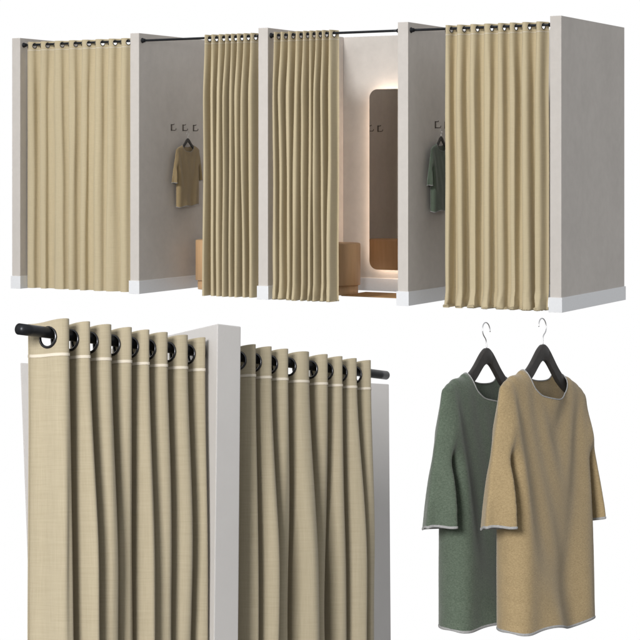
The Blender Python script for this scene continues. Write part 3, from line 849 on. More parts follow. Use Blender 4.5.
298,-106,-97,155,-207,102,54,58,-163,-47,101,57,-111,123,-132,63,37,-77,37,39,-75,37,112,102,-442,-35,507,-81,-338,412,-491,459,-464,497,-459,445,-69,-400,74,-71,
459,-16,-419,-12,442,-38,21,1,-413,10,402,-24,-382,377,17,-372,-5,362,-355,316,-284,316,-336,17,296,-258,218,-252,294,-35,-228,263,-86,-125,182,-236,117,67,-133,65,
78,-154,105,-59,32,44,-86,46,164,56,-456,51,-28,405,-356,-91,494,-418,329,-382,443,-406,362,-408,461,-107,-257,323,-384,333,-283,345,-402,287,70,-315,76,189,-227,293,
-343,105,-57,243,-65,-113,68,54,68,-264,128,-79,158,-121,-53,194,-77,-68,110,-53,57,-119,61,109,-62,-110,-57,203,51,-203,110,-160,210,-104,-56,113,-172,233,-116,-63,
126,-61,71,-141,75,-22,59,-44,-1,-1,-2239,8,0,36,11,3,58,11,22,42,21,19,41,22,4,54,-371,0,19,7,3,1,47,11,7,13,47,12,1,8,
65,5,3,1,72,3,7,63,2,6,3,50,23,3,6,67,6,8,61,10,10,10,43,16,36,31,3,50,87,-924,2,1,1,2,27,4,1,2,62,0,
3,3,65,5,3,72,2,3,5,64,6,5,70,3,4,4,63,8,2,72,4,3,3,72,4,68,5,2,5,69,4,1,6,59,1,12,3,78,0,2,
2,43,32,3,1,1,43,25,2,10,43,25,2,55,25,2,58,-1332,1,3,31,2,1,0,1,64,4,2,68,6,0,8,12,49,4,11,15,51,0,8,
10,26,36,2,5,1,37,33,3,1,4,41,30,3,3,2,61,5,1,2,2,69,3,0,6,73,1,4,75,2,3,2,73,6,74,2,4,6,66,5,
8,68,5,1,7,68,4,72,1,4,2,76,2,1,68,10,1,6,13,53,3,7,63,10,9,68,14,57,6,-3176,4,4,32,2,0,59,8,4,60,18,
39,18,11,4,47,13,8,77,1,3,81,1,0,81,4,79,1,28,43,0,41,29,12,55,27,53,14,1,82,84,2,1,85,78,2,29,41,2,41,28,
1,78,85,0,0,85,78,7,13,48,30,41,27,28,43,44,17,89,79,4,9,64,1,8,1,70,0,12,2,70,0,12,0,69,1,7,2,70,1,3,
2,72,0,4,1,72,1,1,4,73,1,4,3,72,0,1,5,73,2,1,3,78,3,0,74,2,2,4,19,30,-3253,4,4,2,27,5,3,4,57,8,
67,2,5,4,69,6,72,0,5,0,75,5,74,3,1,1,77,2,2,73,3,1,3,73,2,2,1,74,1,2,1,75,0,1,4,73,0,5,1,73,
1,4,1,74,2,3,1,75,4,1,3,70,4,0,2,76,1,1,2,71,3,2,1,73,2,2,3,71,4,4,1,75,4,0,0,73,5,0,1,74,
1,2,7,66,4,2,0,74,5,1,0,69,4,0,5,2,8,63,2,4,1,70,3,3,2,72,1,6,2,68,3,4,6,68,5,4,6,61,7,2,
6,68,6,1,5,63,7,1,5,70,5,2,5,69,1,7,66,7,0,8,66,1,7,71,7,1,7,70,5,0,6,60,4,15,5,15,33,2,2,-3340,
8,27,2,6,1,59,2,6,1,68,1,7,1,70,2,5,1,69,2,5,1,72,2,4,2,71,2,5,1,74,1,3,1,73,2,2,1,75,3,0,
3,71,4,1,2,75,2,2,2,74,2,3,73,2,3,2,72,5,2,69,5,5,1,71,8,69,5,3,2,70,8,68,4,5,4,68,10,67,5,5,
4,68,9,67,6,4,2,69,9,66,5,6,3,66,10,66,5,5,4,68,8,68,6,3,4,68,9,65,7,6,3,66,11,66,6,5,3,68,10,67,
5,7,2,66,6,5,67,3,6,1,71,3,3,73,4,4,2,77,6,77,5,3,3,63,6,19,14,-3384,1,7,1,27,9,57,2,9,0,68,10,67,
2,7,1,69,7,70,2,5,2,72,6,71,4,2,3,72,6,70,4,5,2,70,8,69,4,4,3,70,5,3,69,5,5,2,68,5,5,66,4,9,
2,66,4,7,4,62,4,6,3,68,4,4,5,61,5,7,3,66,5,6,4,62,4,8,3,65,6,7,4,62,3,9,3,65,4,8,4,63,3,7,
3,67,2,9,2,64,3,8,1,68,3,6,3,65,2,8,2,68,2,9,2,66,0,9,3,66,2,9,3,64,2,10,2,66,3,11,1,63,3,13,
64,2,12,2,63,2,12,66,3,8,1,67,3,10,69,5,6,3,67,8,4,5,73,2,6,3,49,10,11,25,-3455,0,6,2,27,1,7,2,56,12,
65,1,10,2,66,10,67,2,6,2,69,7,70,2,6,1,71,7,70,2,6,2,69,9,69,3,5,4,69,8,69,4,6,2,68,12,64,4,11,2,
64,14,64,3,9,3,65,10,65,4,9,2,64,15,63,3,12,2,63,15,64,2,13,2,65,13,67,1,9,1,69,10,67,1,9,3,65,12,65,3,
8,2,67,10,69,3,6,3,70,8,69,2,7,2,69,10,68,0,10,4,65,12,4,62,2,9,3,66,10,4,64,3,7,3,68,10,3,59,7,7,
6,60,17,43,30,0,17,55,11,2,37,2,5,-3465,6,29,1,6,0,59,0,8,2,65,2,7,2,68,1,8,1,66,2,7,2,67,2,6,2,67,
2,6,1,71,2,5,1,69,2,6,2,69,2,7,1,68,1,10,0,68,2,10,0,65,2,12,1,65,2,12,2,64,1,11,3,65,1,11,3,63,
1,8,3,66,2,8,3,66,0,12,66,1,11,3,65,13,66,1,11,2,66,12,67,1,10,3,67,9,68,3,7,2,67,10,68,1,7,4,66,10,
68,2,8,2,69,10,68,3,8,1,68,10,67,3,8,2,67,12,64,5,10,1,64,13,2,63,4,10,1,68,3,5,72,0,0,8,54,5,3,10,
45,24,12,56,10,46,20,13,-3401,2,6,1,28,7,57,2,6,2,66,9,67,2,9,1,67,10,66,3,9,1,68,9,68,3,7,0,69,10,68,2,
9,1,67,11,66,2,10,3,64,13,66,1,10,4,66,10,70,1,6,3,68,9,69,1,8,1,71,7,2,69,2,6,1,71,1,7,2,67,2,7,
2,69,1,8,3,66,1,9,2,65,3,11,1,63,2,12,1,65,3,10,0,65,3,9,0,68,2,9,0,67,1,11,1,67,1,12,1,66,1,11,
1,67,0,11,1,65,1,11,1,65,1,12,2,61,2,11,3,64,1,11,64,3,6,6,61,7,3,54,0,17,4,27,46,75,3,70,45,1,-3357,1,
9,26,1,7,1,57,8,68,1,7,2,68,10,66,1,11,1,64,14,64,2,12,1,65,13,66,0,10,2,66,12,67,1,9,2,66,11,68,0,11,
1,67,11,69,1,8,0,71,7,71,1,7,0,71,8,70,1,9,1,67,12,66,2,11,0,68,12,67,2,9,0,68,11,67,0,12,1,65,13,65,
1,12,2,65,13,66,1,11,1,67,11,68,1,11,1,68,11,65,3,9,2,64,12,63,3,10,3,62,10,3,62,6,7,3,63,10,2,59,6,9,
2,50,24,2,4,10,61,2,75,2,66,1,44,1,20,-3374,9,1,25,1,8,0,58,0,7,0,70,0,6,1,71,0,6,2,68,1,7,1,68,0,
9,3,66,0,10,2,67,0,11,1,67,1,9,1,68,1,8,0,70,0,8,0,69,2,9,0,66,2,13,0,65,1,13,1,64,1,12,2,65,2,
9,2,66,1,11,1,67,0,10,1,67,1,10,1,66,0,12,0,67,2,9,1,68,0,10,1,67,2,9,0,67,3,9,1,65,1,12,0,66,1,
12,1,63,2,13,1,63,2,14,1,61,2,15,1,62,3,13,0,61,4,15,0,60,5,15,0,57,4,15,1,60,3,13,0,61,1,14,2,60,2,
14,59,1,17,3,54,4,17,54,22,5,33,5,29,8,75,5,74,66,5,43,-3360,1,7,1,26,9,58,0,8,0,68,8,70,0,8,0,70,8,68,
1,8,2,67,11,67,1,12,0,66,12,67,1,9,0,69,9,68,1,11,0,66,14,65,2,13,1,64,15,65,2,12,0,67,11,67,1,10,2,67,
10,68,1,9,1,69,8,70,0,8,1,69,10,67,1,11,1,65,15,63,1,15,0,62,17,62,0,17,1,60,18,60,0,18,1,59,20,58,2,19,
0,58,21,57,2,18,2,58,20,56,3,17,3,54,22,51,4,21,3,44,2,31,21,13,26,16,4,75,75,4,66,37,4,-3358,5,28,4,3,1,60,
6,69,2,5,0,72,5,72,1,6,1,71,8,67,4,8,1,66,12,65,2,10,1,67,11,67,1,9,4,64,14,65,1,12,2,65,13,66,0,13,
1,67,11,68,1,9,1,67,11,68,0,11,0,68,11,68,0,10,1,67,12,66,0,12,2,65,13,64,2,12,0,66,13,64,2,13,1,63,17,60,
2,17,1,59,19,59,2,17,1,60,17,61,2,16,0,61,19,59,2,17,3,56,22,55,2,19,2,55,22,2,48,7,20,3,41,29,7,3,21,52,
3,76,4,62,6,38,12,-3375,1,4,2,30,0,4,3,58,1,3,2,69,1,4,72,2,4,3,70,3,4,71,3,4,2,71,4,3,3,65,5,5,
2,68,6,3,3,65,4,7,1,67,4,8,64,3,12,2,63,4,11,63,3,11,2,64,2,11,66,1,10,0,69,2,7,70,1,7,2,68,2,8,
68,2,8,2,68,2,9,1,65,1,12,1,65,2,11,1,65,1,12,0,66,1,10,1,65,1,13,0,66,2,12,1,63,3,14,0,62,4,12,0,
61,3,14,0,64,2,13,1,62,3,12,2,64,2,12,1,61,4,13,1,63,3,13,1,58,4,16,1,58,6,14,1,56,4,19,57,5,15,4,47,
9,21,44,16,11,7,3,32,47,72,13,57,-3405,0,8,1,27,9,57,0,9,1,66,7,3,68,2,7,3,69,5,3,70,3,4,3,72,5,73,2,
3,2,73,4,71,3,3,1,72,5,1,69,4,6,1,69,9,0,68,4,7,1,69,8,1,67,4,6,3,68,6,3,68,3,7,3,67,7,4,67,
3,7,4,66,10,66,5,5,3,68,7,70,3,5,1,70,7,70,4,6,0,71,9,70,3,8,0,69,10,66,4,8,1,68,10,67,3,9,1,68,
10,68,3,8,0,69,11,67,3,9,1,68,12,65,5,10,0,66,14,61,4,13,0,65,14,60,13,9,2,37,28,21,54,8,13,6,25,5,11,7,
-3484,9,27,1,8,0,59,8,68,3,6,1,70,10,69,1,8,1,70,8,71,0,6,2,70,8,71,0,6,3,71,4,73,2,2,2,72,6,71,3,
4,2,72,7,70,5,4,4,69,8,67,6,4,3,69,9,68,5,4,4,68,4,5,67,4,6,4,66,4,6,67,3,4,5,68,4,2,71,4,1,
5,70,5,1,72,4,2,4,70,6,1,70,5,3,3,70,5,2,69,4,4,4,69,5,3,69,4,4,2,71,4,2,3,68,3,5,1,71,4,5,
71,2,6,0,73,1,5,2,68,3,6,1,70,4,5,3,67,6,4,4,76,8,0,7,67,8,2,4,51,2,5,30,-3448,3,5,1,28,3,4,60,
1,5,1,71,1,5,71,1,7,1,70,2,7,70,2,7,0,71,3,6,69,2,8,1,69,2,8,69,2,5,1,72,1,4,2,70,2,3,4,71,
3,4,3,68,3,5,3,71,2,6,2,69,2,4,3,72,1,5,1,70,2,5,2,71,1,5,1,72,5,1,71,4,4,2,70,6,3,67,4,5,
4,68,4,4,69,4,3,3,72,2,3,72,5,0,5,72,1,5,70,6,1,5,70,1,6,68,6,1,5,70,0,6,69,6,1,6,70,5,70,4,
3,4,69,1,5,0,69,5,2,6,68,9,68,6,3,5,70,8,74,7,0,7,76,5,58,3,18,4,11,23,-3393,0,4,1,31,4,0,60,1,7,
0,70,6,2,71,1,6,1,71,6,1,73,0,5,1,75,4,0,74,2,3,0,74,2,3,1,72,1,4,0,74,5,74,2,5,1,73,1,6,72,
2,4,0,74,3,2,74,1,4,1,70,2,7,70,1,7,1,69,3,3,2,74,0,5,1,74,1,4,73,2,4,1,73,3,3,0,72,1,5,1,
73,6,72,2,3,2,74,0,5,75,1,3,1,75,5,72,4,3,1,74,5,2,70,6,1,4,72,6,2,3,65,5,1,6,69,5,1,6,67,1,
8,66,6,3,6,60,7,2,7,68,6,2,5,65,8,0,7,76,6,72,2,2,1,28,18,-3330,4,3,32,6,0,53,6,35,43,6,41,39,4,64,
5,3,73,1,2,80,1,2,80,2,1,78,3,65,3,39,44,3,45,38,3,67,6,77,0,2,81,2,76,8,12,48,16,17,40,19,63,84,1,3,
81,2,80,0,1,82,67,2,39,43,4,43,38,3,66,6,76,1,1,82,1,3,80,1,4,0,77,4,0,78,1,3,0,78,1,73,4,0,2,74,
4,71,7,0,0,75,4,70,7,0,1,76,1,77,0,2,2,73,1,5,5,15,36,-1906,10,37,70,0,2,79,77,1,25,44,1,4,33,43,1,41,
38,2,0,64,8,1,69,5,0,7,0,75,3,1,80,1,1,0,18,60,0,0,1,79,0,0,78,2,1,1,72,3,3,0,77,0,2,2,74,1,
1,1,77,1,1,0,73,3,0,4,53,21,2,1,2,59,19,2,75,3,6,62,2,35,27,2,20,-1840,7,1,3,0,29,2,2,1,63,1,0,2,
74,0,1,2,73,1,2,0,77,1,0,75,3,0,0,76,1,2,73,2,2,1,76,2,77,1,1,0,78,0,74,1,4,0,73,4,2,64,4,6,
5,43,26,4,71,11,3,79,0,66,12,1,57,-1414,3,0,3,27,0,0,3,0,53,2,5,2,68,2,5,2,65,0,8,0,73,5,3,1,69,4,
6,11,61,1,2,4,39,32,2,1,67,2,11,1,0,74,4,6,63,9,6,15,43,14,39,30,1,52,-999,15,7,3,1,2,39,1,12,2,35,28,
1,11,2,41,28,0,59,26,4,73,92,0,78,-548,32]
_f = [
0,2,-2,1,2,1,-2,1,0,2,-1,3,-1,2,0,-2,2,-1,2,0,2,-1,3,0,-2,1,0,2,2,2,-2,3,1,-3,-16,17,-14,18,-17,0,
15,3,1,1,0,-15,12,4,2,-4,3,2,0,-19,17,-19,22,-2,3,2,0,-1,2,-20,0,19,2,-22,2,0,19,5,-4,3,2,-4,1,1,3,-4,
3,3,-2,1,3,1,-3,2,-1,2,2,-2,3,-4,2,3,-2,4,-1,0,2,1,0,1,0,2,1,-40,42,-43,44,-39,37,1,2,4,-5,3,3,-4,
-39,43,1,-43,40,1,3,1,3,-5,4,2,-3,-42,3,42,2,-1,2,1,-3,-36,38,3,-44,0,43,-40,42,2,-3,2,3,-43,40,2,2,-42,0,44,
-1,-38,-2,41,2,-3,5,-3,2,2,-43,0,-1,3,-2,3,41,2,-3,2,3,0,-1,2,-43,0,45,0,-3,2,2,0,-47,1,1,43,4,-5,4,3,
-4,5,0,-2,3,-50,0,51,-3,3,1,-52,53,-4,6,-3,-2,6,-5,4,-2,1,0,5,-2,1,-3,5,-2,2,2,-3,3,2,-3,2,3,0,-2,1,
0,2,-63,1,65,1,-2,0,-57,61,1,-4,5,-4,2,-1,5,-64,0,65,-2,3,-67,3,62,3,-2,4,1,-4,2,3,1,-4,-62,1,63,4,1,-2,
-60,59,5,-70,3,64,4,-3,4,1,-4,-63,64,4,-67,69,-4,1,4,1,-4,-61,62,5,-73,69,5,-3,4,1,-4,5,-71,1,68,3,-5,6,-3,4,
1,0,0,-4,5,-70,66,6,-77,2,77,1,0,-6,-69,70,2,2,4,-3,4,-75,4,70,1,2,-1,3,-1,3,-72,73,-2,-74,5,70,2,2,-3,1,
-63,64,4,-70,0,71,-3,-66,67,2,-1,2,1,1,2,-70,0,71,-2,-70,2,72,-3,2,-1,4,-2,3,-2,3,-76,71,6,-2,3,-2,4,-4,1,1,
4,1,0,-2,0,-1,5,-1,-1,3,-1,2,0,1,1,1,1,-1,3,1,0,-1,2,-1,1,2,2,0,1,-4,0,2,1,2,0,2,-3,2,1,2,
-2,3,-2,0,3,-3,4,2,-4,2,1,3,0,-2,1,0,0,4,0,-2,-2,4,2,-3,0,4,1,-1,-1,3,-2,2,1,-2,4,-2,1,2,1,0,
-2,3,-2,2,1,1,-1,2,1,0,1,0,-2,4,0,-1,2,0,0,-2,1,3,1,-1,2,-2,1,2,-1,1,1,3,-2,1,2,0,-2,3,2,0,
-2,1,2,0,-2,3,1,0,1,0,-2,1,2,-1,2,1,1,0,-1,2,-2,3,-1,2,-113,114,2,0,1,-1,2,0,0,-113,5,106,3,-2,3,-112,
6,105,3,-2,4,-4,-106,109,3,0,0,-110,0,109,-103,102,5,-2,3,-1,3,-4,-106,112,0,-111,0,108,3,-1,-105,104,3,3,2,0,-4,1,-109,1,
110,3,1,0,-2,-106,105,5,-116,1,116,-4,3,3,-4,-109,-1,0,113,3,1,0,-3,4,-118,116,-1,-106,110,-1,4,-115,0,114,2,-5,-109,116,0,-3,
4,-116,0,114,-111,-3,117,2,-3,-113,113,4,2,0,-120,118,-1,2,3,1,1,1,0,-2,4,-125,3,121,-119,122,-2,-119,1,0,123,-1,-120,120,-117,121,
-3,3,-2,0,4,-122,0,122,2,-125,4,123,0,-3,3,-2,4,-121,0,121,2,-124,2,124,0,-3,3,-2,4,-123,0,120,-118,121,3,-3,-121,126,0,-4,
4,-2,4,-3,-118,-6,2,124,3,-2,0,5,-126,124,3,1,0,-129,2,124,0,5,-128,125,2,1,3,-3,2,3,1,0,-3,4,-132,1,128,-130,2,129,
4,-2,4,-4,-130,136,-3,3,-2,4,-1,2,0,-136,132,-131,-3,137,4,1,-5,-134,1,0,134,4,-1,4,-1,2,-140,137,-134,-2,138,4,-4,1,5,1,
0,-3,4,-144,2,139,-140,1,140,4,-2,0,5,1,-3,4,0,-3,0,4,-2,3,-148,1,-2,2,146,4,-3,4,1,-6,-145,3,146,5,-4,3,2,-154,
151,-146,148,3,-2,3,-4,-148,151,4,-1,2,-4,5,0,-4,-154,2,2,152,4,-157,153,5,2,-5,5,-159,155,5,-4,6,-4,-155,157,4,-162,0,160,4,
-4,-159,165,-4,4,-2,4,-3,-157,159,3,0,-4,-164,5,161,4,-4,-160,166,-4,4,-2,1,-157,159,3,-168,5,165,0,-4,0,-160,166,-4,4,-2,4,-163,
160,2,3,0,-4,-164,5,161,4,-4,6,-4,4,-2,4,-168,165,-157,159,3,-167,4,161,-160,165,0,0,-3,5,0,-3,-156,-5,4,159,3,0,2,0,-4,
-159,163,3,0,-1,2,-3,-155,-6,2,161,4,1,0,-5,-157,158,4,1,-160,-2,160,6,-3,2,2,-3,2,0,3,-2,3,1,-168,170,1,0,-2,-165,166,
-168,4,167,-2,4,-3,-162,-4,168,3,-2,4,-4,-165,171,-169,165,2,4,-3,-164,169,0,-4,-169,3,167,1,4,-4,-167,169,4,0,-2,4,-3,-166,168,3,
-175,3,170,4,-4,-169,175,-4,4,-2,4,-3,-167,169,3,0,-177,3,172,4,-4,-170,176,-4,2,4,-3,-167,169,3,-4,-174,5,173,-2,0,5,-175,172,4,
-2,0,4,-170,172,-4,-173,4,170,3,-2,-170,172,3,2,0,-3,-166,171,0,-4,-172,4,169,1,-169,171,3,0,-172,174,0,-3,-165,-6,173,3,-2,-168,1,
172,1,0,-2,-164,165,3,-175,4,169,-166,168,4,0,-2,-162,166,0,-171,4,164,3,-2,-164,169,1,-2,-160,161,3,0,-169,2,165,-162,2,162,4,0,-2,
-158,162,0,-168,165,3,-2,-160,2,0,163,1,0,-2,-156,160,0,-3,3,-2,-158,3,157,4,-2,-152,-7,5,155,3,-2,-154,2,157,1,0,-2,-150,151,3,
-2,-152,2,155,-3,4,0,-154,152,1,3,-158,4,152,-148,150,4,-156,154,-146,147,3,-2,-148,2,152,-2,3,1,0,-154,4,147,3,-2,4,-154,4,152,1,
0,-3,4,-2,3,-154,4,148,4,-154,5,151,-4,5,0,-3,-143,145,3,-155,4,149,-146,151,-3,4,0,-2,-141,142,3,-153,6,145,-143,147,-145,143,3,-1,
3,1,-148,150,0,-2,-146,2,0,150,-2,-142,146,0,-152,4,145,3,-2,-144,2,0,148,0,-2,-140,144,0,-3,3,-2,-142,2,145,1,0,-2,-138,139,3,
0,-148,4,142,-140,2,140,4,-2,-136,140,0,-146,143,3,-2,4,-142,2,0,140,2,0,-136,138,0,-3,3,-2,-136,2,0,140,0,-2,3,1,0,-3,3,
-2,4,0,-142,4,1,0,137,3,0,1,1,0,-3,3,-2,4,-142,4,1,139,1,0,-3,4,-2,3,-142,4,136,4,-142,4,136,-138,139,3,2,0,-4,
5,-3,4,0,0,-140,0,138,4,-144,4,142,-141,138,5,-4,5,1,0,-4,4,-2,4,-146,4,2,139,3,0,-146,148,0,0,-4,6,-144,140,4,2,-148,
4,141,2,3,-4,-141,147,-4,5,1,0,-4,4,-2,4,-150,4,145,3,-150,152,0,-4,5,1,0,-4,4,-2,4,-152,4,2,145,-146,149,2,0,0,-4,
-146,148,4,-150,0,152,-150,147,5,-154,151,1,4,0,-4,5,1,0,-152,0,148,4,-2,4,0,-156,4,151,3,2,-4,4,2,0,-154,0,150,4,-1,3,
-158,4,2,151,-152,155,-2,4,-4,-152,154,4,0,0,-156,0,154,4,-156,153,-151,156,-160,3,154,1,4,0,-4,-154,160,-4,2,3,-157,155,1,-158,161,2,
-4,5,-157,0,158,-4,2,3,-161,4,159,-3,5,0,-4,5,-157,0,158,-4,2,3,-161,4,156,3,0,2,0,-4,5,-3,4,0,-159,0,157,4,-163,7,
-2,157,3,-4,2,3,1,-4,4,1,1,0,-1,3,-163,165,0,-2,4,-163,160,-158,160,3,-167,3,162,-161,166,-3,4,0,0,-163,161,1,3,-167,3,166,
1,-3,4,0,-167,4,162,3,-167,165,-161,2,164,-3,4,-163,161,-159,160,3,-164,162,5,-3,4,-167,165,1,3,-167,3,162,4,1,-3,2,2,-167,4,162,
3,-167,3,162,4,1,-3,2,2,-167,166,3,-167,4,161,4,1,-3,2,2,-166,4,161,3,-166,164,4,-161,0,162,-3,2,2,0,-165,4,160,3,-161,159,
4,1,-3,2,2,-163,4,4,154,3,-163,4,157,-155,160,-3,4,0,0,-157,155,1,3,-161,163,-155,156,-3,4,0,-159,4,4,150,3,-155,153,-151,156,-3,
4,0,0,-153,151,1,3,-157,4,155,1,-3,2,2,0,-155,4,150,-152,4,151,-2,4,-149,0,149,2,-153,155,-153,4,146,1,4,1,-3,2,2,0,-151,
9,141,3,-151,4,145,-142,147,-3,4,-2,-139,140,3,-149,4,143,-141,146,-3,4,0,-2,1,3,-147,4,141,4,1,-3,1,2,-1,3,-146,3,4,137,4,
-143,0,141,5,-3,1,2,2,0,-146,3,140,1,4,-143,0,141,4,1,-3,1,2,-1,3,0,-146,3,141,4,-143,141,-137,142,-3,4,-145,143,1,3,-140,
142,1,0,-3,3,-141,1,142,-140,144,1,0,-2,3,-2,3,-145,4,-2,4,137,4,2,-4,1,3,2,0,-3,4,-3,4,0,-143,0,141,4,-147,4,145,
-4,1,3,2,0,-4,5,-146,143,4,-145,0,143,-141,2,145,-4,1,3,2,-4,0,-143,145,4,-147,0,145,4,-147,144,-142,147,-4,1,3,-2,4,0,-4,
5,-150,147,4,-149,0,147,4,-147,149,-4,1,3,2,0,-4,5,-152,149,4,0,-151,0,149,-145,147,1,3,2,0,-4,0,-149,155,0,-153,0,149,4,-2,
1,-148,153,-3,3,2,0,-4,0,5,-3,4,0,0,-155,0,153,4,-159,157,1,3,2,0,-4,-153,159,0,-157,0,153,4,-2,4,-3,-152,157,-3,3,2,
0,-4,-153,0,-2,4,156,-1,4,1,0,-3,3,-2,4,-158,0,-2,4,156,2,2,0,-3,3,-1,3,-158,0,158,2,-162,4,160,0,-3,3,-2,-154,0,
160,0,-162,160,4,-3,3,-2,-156,2,0,159,-3,2,0,-154,158,-162,3,156,3,-2,0,4,-158,0,158,2,-162,164,0,-3,3,-2,-156,2,0,158,2,-158,
156,-154,158,0,-3,3,-2,4,-158,0,158,2,-162,4,160,0,-3,3,-2,-156,2,0,158,0,-153,157,0,-3,3,-2,0,4,-2,3,-158,0,157,3,-162,4,
160,-4,1,3,-2,2,3,-158,0,-2,159,4,0,1,-4,1,3,-2,-155,156,1,4,0,-159,0,2,155,5,-3,1,2,0,2,-158,0,158,1,1,-156,159,
-155,157,0,-2,4,-155,0,155,2,-159,5,156,0,-3,1,4,-153,154,-3,2,2,-157,4,152,3,0,-2,4,-151,0,151,-153,4,4,146,3,1,-3,0,-147,
2,0,150,-2,1,2,-2,1,3,1,-3,4,-147,0,147,2,0,-151,4,149,0,0,-3,5,-145,145,2,0,-149,4,144,3,0,-145,145,-2,4,2,0,-147,
4,145,0,0,-147,144,1,4,0,2,-145,4,140,3,0,-141,141,-2,4,0,2,0,-143,4,141,-143,140,3,2,-1,2,-142,4,140,0,0,-142,140,4,2,
-142,139,-133,135,3,0,-143,3,142,0,0,-4,-136,138,4,2,-3,-136,138,3,-4,-141,3,144,0,-4,-139,145,-4,2,4,-143,140,5,-4,-143,3,141,3,-2,
4,-4,2,4,-145,145,-2,4,-149,146,-140,142,3,-2,4,-4,-143,149,0,-147,143,2,4,-3,-142,147,-4,-147,3,145,3,-2,4,-4,-145,147,4,0,-2,4,
-3,-144,146,3,-153,3,148,4,-4,-147,153,0,-4,2,4,-3,-146,151,-4,-151,3,149,3,-2,4,-4,-149,151,4,0,-2,4,-3,-148,150,3,-157,3,152,4,
0,-4,-151,157,-4,4,2,-3,-149,-2,0,156,-2,3,0,-3,-152,157,-3,3,-2,4,-155,152,-151,0,154,-151,155,0,1,0,-3,1,-149,154,-3,3,1,-150,
0,152,-2,2,2,1,-150,152,-2,3,-2,-145,146,3,-153,3,148,4,-151,2,150,-3,2,-145,146,3,-2,0,-147,2,147,4,-2,-145,149,0,-153,3,147,3,
-2,-147,3,149,1,0,-2,-145,146,3,-2,4,-151,3,146,2,2,-147,149,-152,2,147,1,4,0,2,-153,152,3,0,0,-153,3,148,4,1,-1,2,-153,4,
148,3,-153,3,148,-147,149,2,0,-145,149,0,0,-153,3,147,1,0,-147,151,0,-145,146,3,0,0,-153,3,148,0,4,-149,151,0,0,-153,4,151,0,-153,
3,147,3,2,-148,0,149,-1,2,-152,4,150,-152,149,3,-2,4,-146,0,144,2,2,-150,4,148,0,-146,143,3,-2,4,-146,2,0,145,-1,2,-140,142,0,
-3,3,-2,4,-144,2,140,2,-136,137,3,0,-146,4,142,-2,0,-138,2,141,1,0,-2,-134,135,3,-2,-136,2,139,-3,4,0,-2,-132,133,3,-142,4,136,
-134,2,134,2,2,-2,-130,134,0,-3,3,-2,4,-136,2,134,-128,129,3,0,-138,4,134,-2,0,4,-2,3,-133,135,0,0,-137,139,-4,-133,134,3,2,-2,
3,-133,132,3,-137,4,132,3,-4,-133,4,133,-2,4,-132,130,3,-1,3,-136,134,4,1,-4,-130,0,134,1,2,-1,-1,2,-133,133,2,3,1,0,2,0,
-140,142,-137,0,133,4,-2,4,-141,138,-132,134,3,-2,4,-4,-135,2,0,135,4,1,0,-138,136,-134,133,5,-3,4,-140,138,1,3,2,0,-4,4,-143,4,
137,1,4,-2,3,-145,144,3,-4,6,0,-143,0,139,4,-145,144,-138,137,5,-2,-141,144,-2,-141,142,3,-143,0,141,4,1,0,-3,-139,140,4,1,-149,3,
142,3,3,-4,-143,149,0,-4,4,-2,4,-3,-142,144,-148,151,-2,4,-4,-145,2,0,145,4,1,0,-3,4,-3,-144,-1,146,4,-2,4,0,-4,-147,150,3,
1,0,1,-3,-146,-4,3,148,4,2,0,-4,-149,152,3,1,0,-3,4,-153,150,-152,3,150,4,-2,0,4,-1,3,1,0,-158,155,-149,150,4,-3,4,-159,
157,-153,154,3,2,0,-157,153,4,-1,3,-4,-151,154,3,-158,156,4,-4,-155,161,0,-4,4,-2,4,-3,-154,156,3,-163,161,4,-4,-157,159,4,1,0,-3,
4,-3,-156,157,4,-162,160,4,-4,-159,161,4,1,0,-3,4,-163,160,-162,167,-4,2,4,0,-4,-159,0,162,3,1,0,1,-169,4,162,1,4,2,0,-4,
6,0,-167,0,164,3,-2,4,-171,168,-162,-1,165,3,-2,4,0,-4,-165,168,3,1,0,1,-3,-164,-4,3,166,4,-2,4,0,-4,-167,170,3,1,0,-3,
4,-171,168,-167,0,170,3,0,-3,-168,170,3,1,0,1,-3,-165,-2,0,170,-168,170,2,1,0,1,0,-3,3,-168,0,171,1,1,0,-167,0,168,1,1,
0,-166,0,2,166,2,0,-1,-164,167,-165,166,-160,159,2,-167,4,162,3,-1,-162,166,-2,3,0,-2,-156,157,3,0,0,-166,3,161,-158,160,2,-155,158,0,
-164,4,158,3,1,0,-3,4,-161,162,-1,-152,-7,4,156,3,-2,0,-154,159,-2,1,2,-2,-151,-5,3,154,3,-2,-153,157,1,-2,-148,149,-155,4,152,3,
1,0,-3,1,-152,156,-2,1,-147,150,0,-2,3,0,0,-156,4,150,4,1,-3,-151,4,149,2,-1,3,0,0,-154,4,149,-148,152,-3,2,-142,145,0,-151,
4,145,3,-2,-144,149,-2,1,-140,143,0,-149,3,144,3,-2,-142,147,-2,1,-139,139,2,-147,4,142,3,-1,-142,145,1,-2,-136,137,2,-145,4,140,3,-1,
-140,143,1,-2,-134,135,2,-142,3,138,3,1,-2,-138,141,-1,-132,133,2,-140,4,135,3,1,0,-2,3,1,-140,4,135,2,-138,4,133,3,1,0,-2,-134,
136,1,-129,132,0,1,0,-139,5,131,3,-2,5,-136,135,3,-135,4,129,3,1,-3,-129,134,-2,1,-126,129,0,-133,3,128,3,1,0,-3,5,-2,-131,132,
-128,131,-132,3,127,3,-129,127,0,4,-1,2,-129,132,0,-1,-132,4,127,4,1,0,1,-131,1,130,1,2,-1,-130,131,-128,132,-1,-125,127,1,-133,134,-3,
2,-128,131,-129,0,128,-127,128,3,0,-2,3,-2,5,-2,-131,4,128,2,1,-130,131,-3,2,3,-131,5,126,3,0,-132,130,3,-2,-128,3,0,130,-1,-126,
129,0,-2,3,-2,-128,3,0,128,1,-125,128,0,-2,3,1,-3,-127,3,128,3,0,-2,3,1,0,-3,-127,131,-125,128,0,-2,3,1,0,-3,-127,3,128,
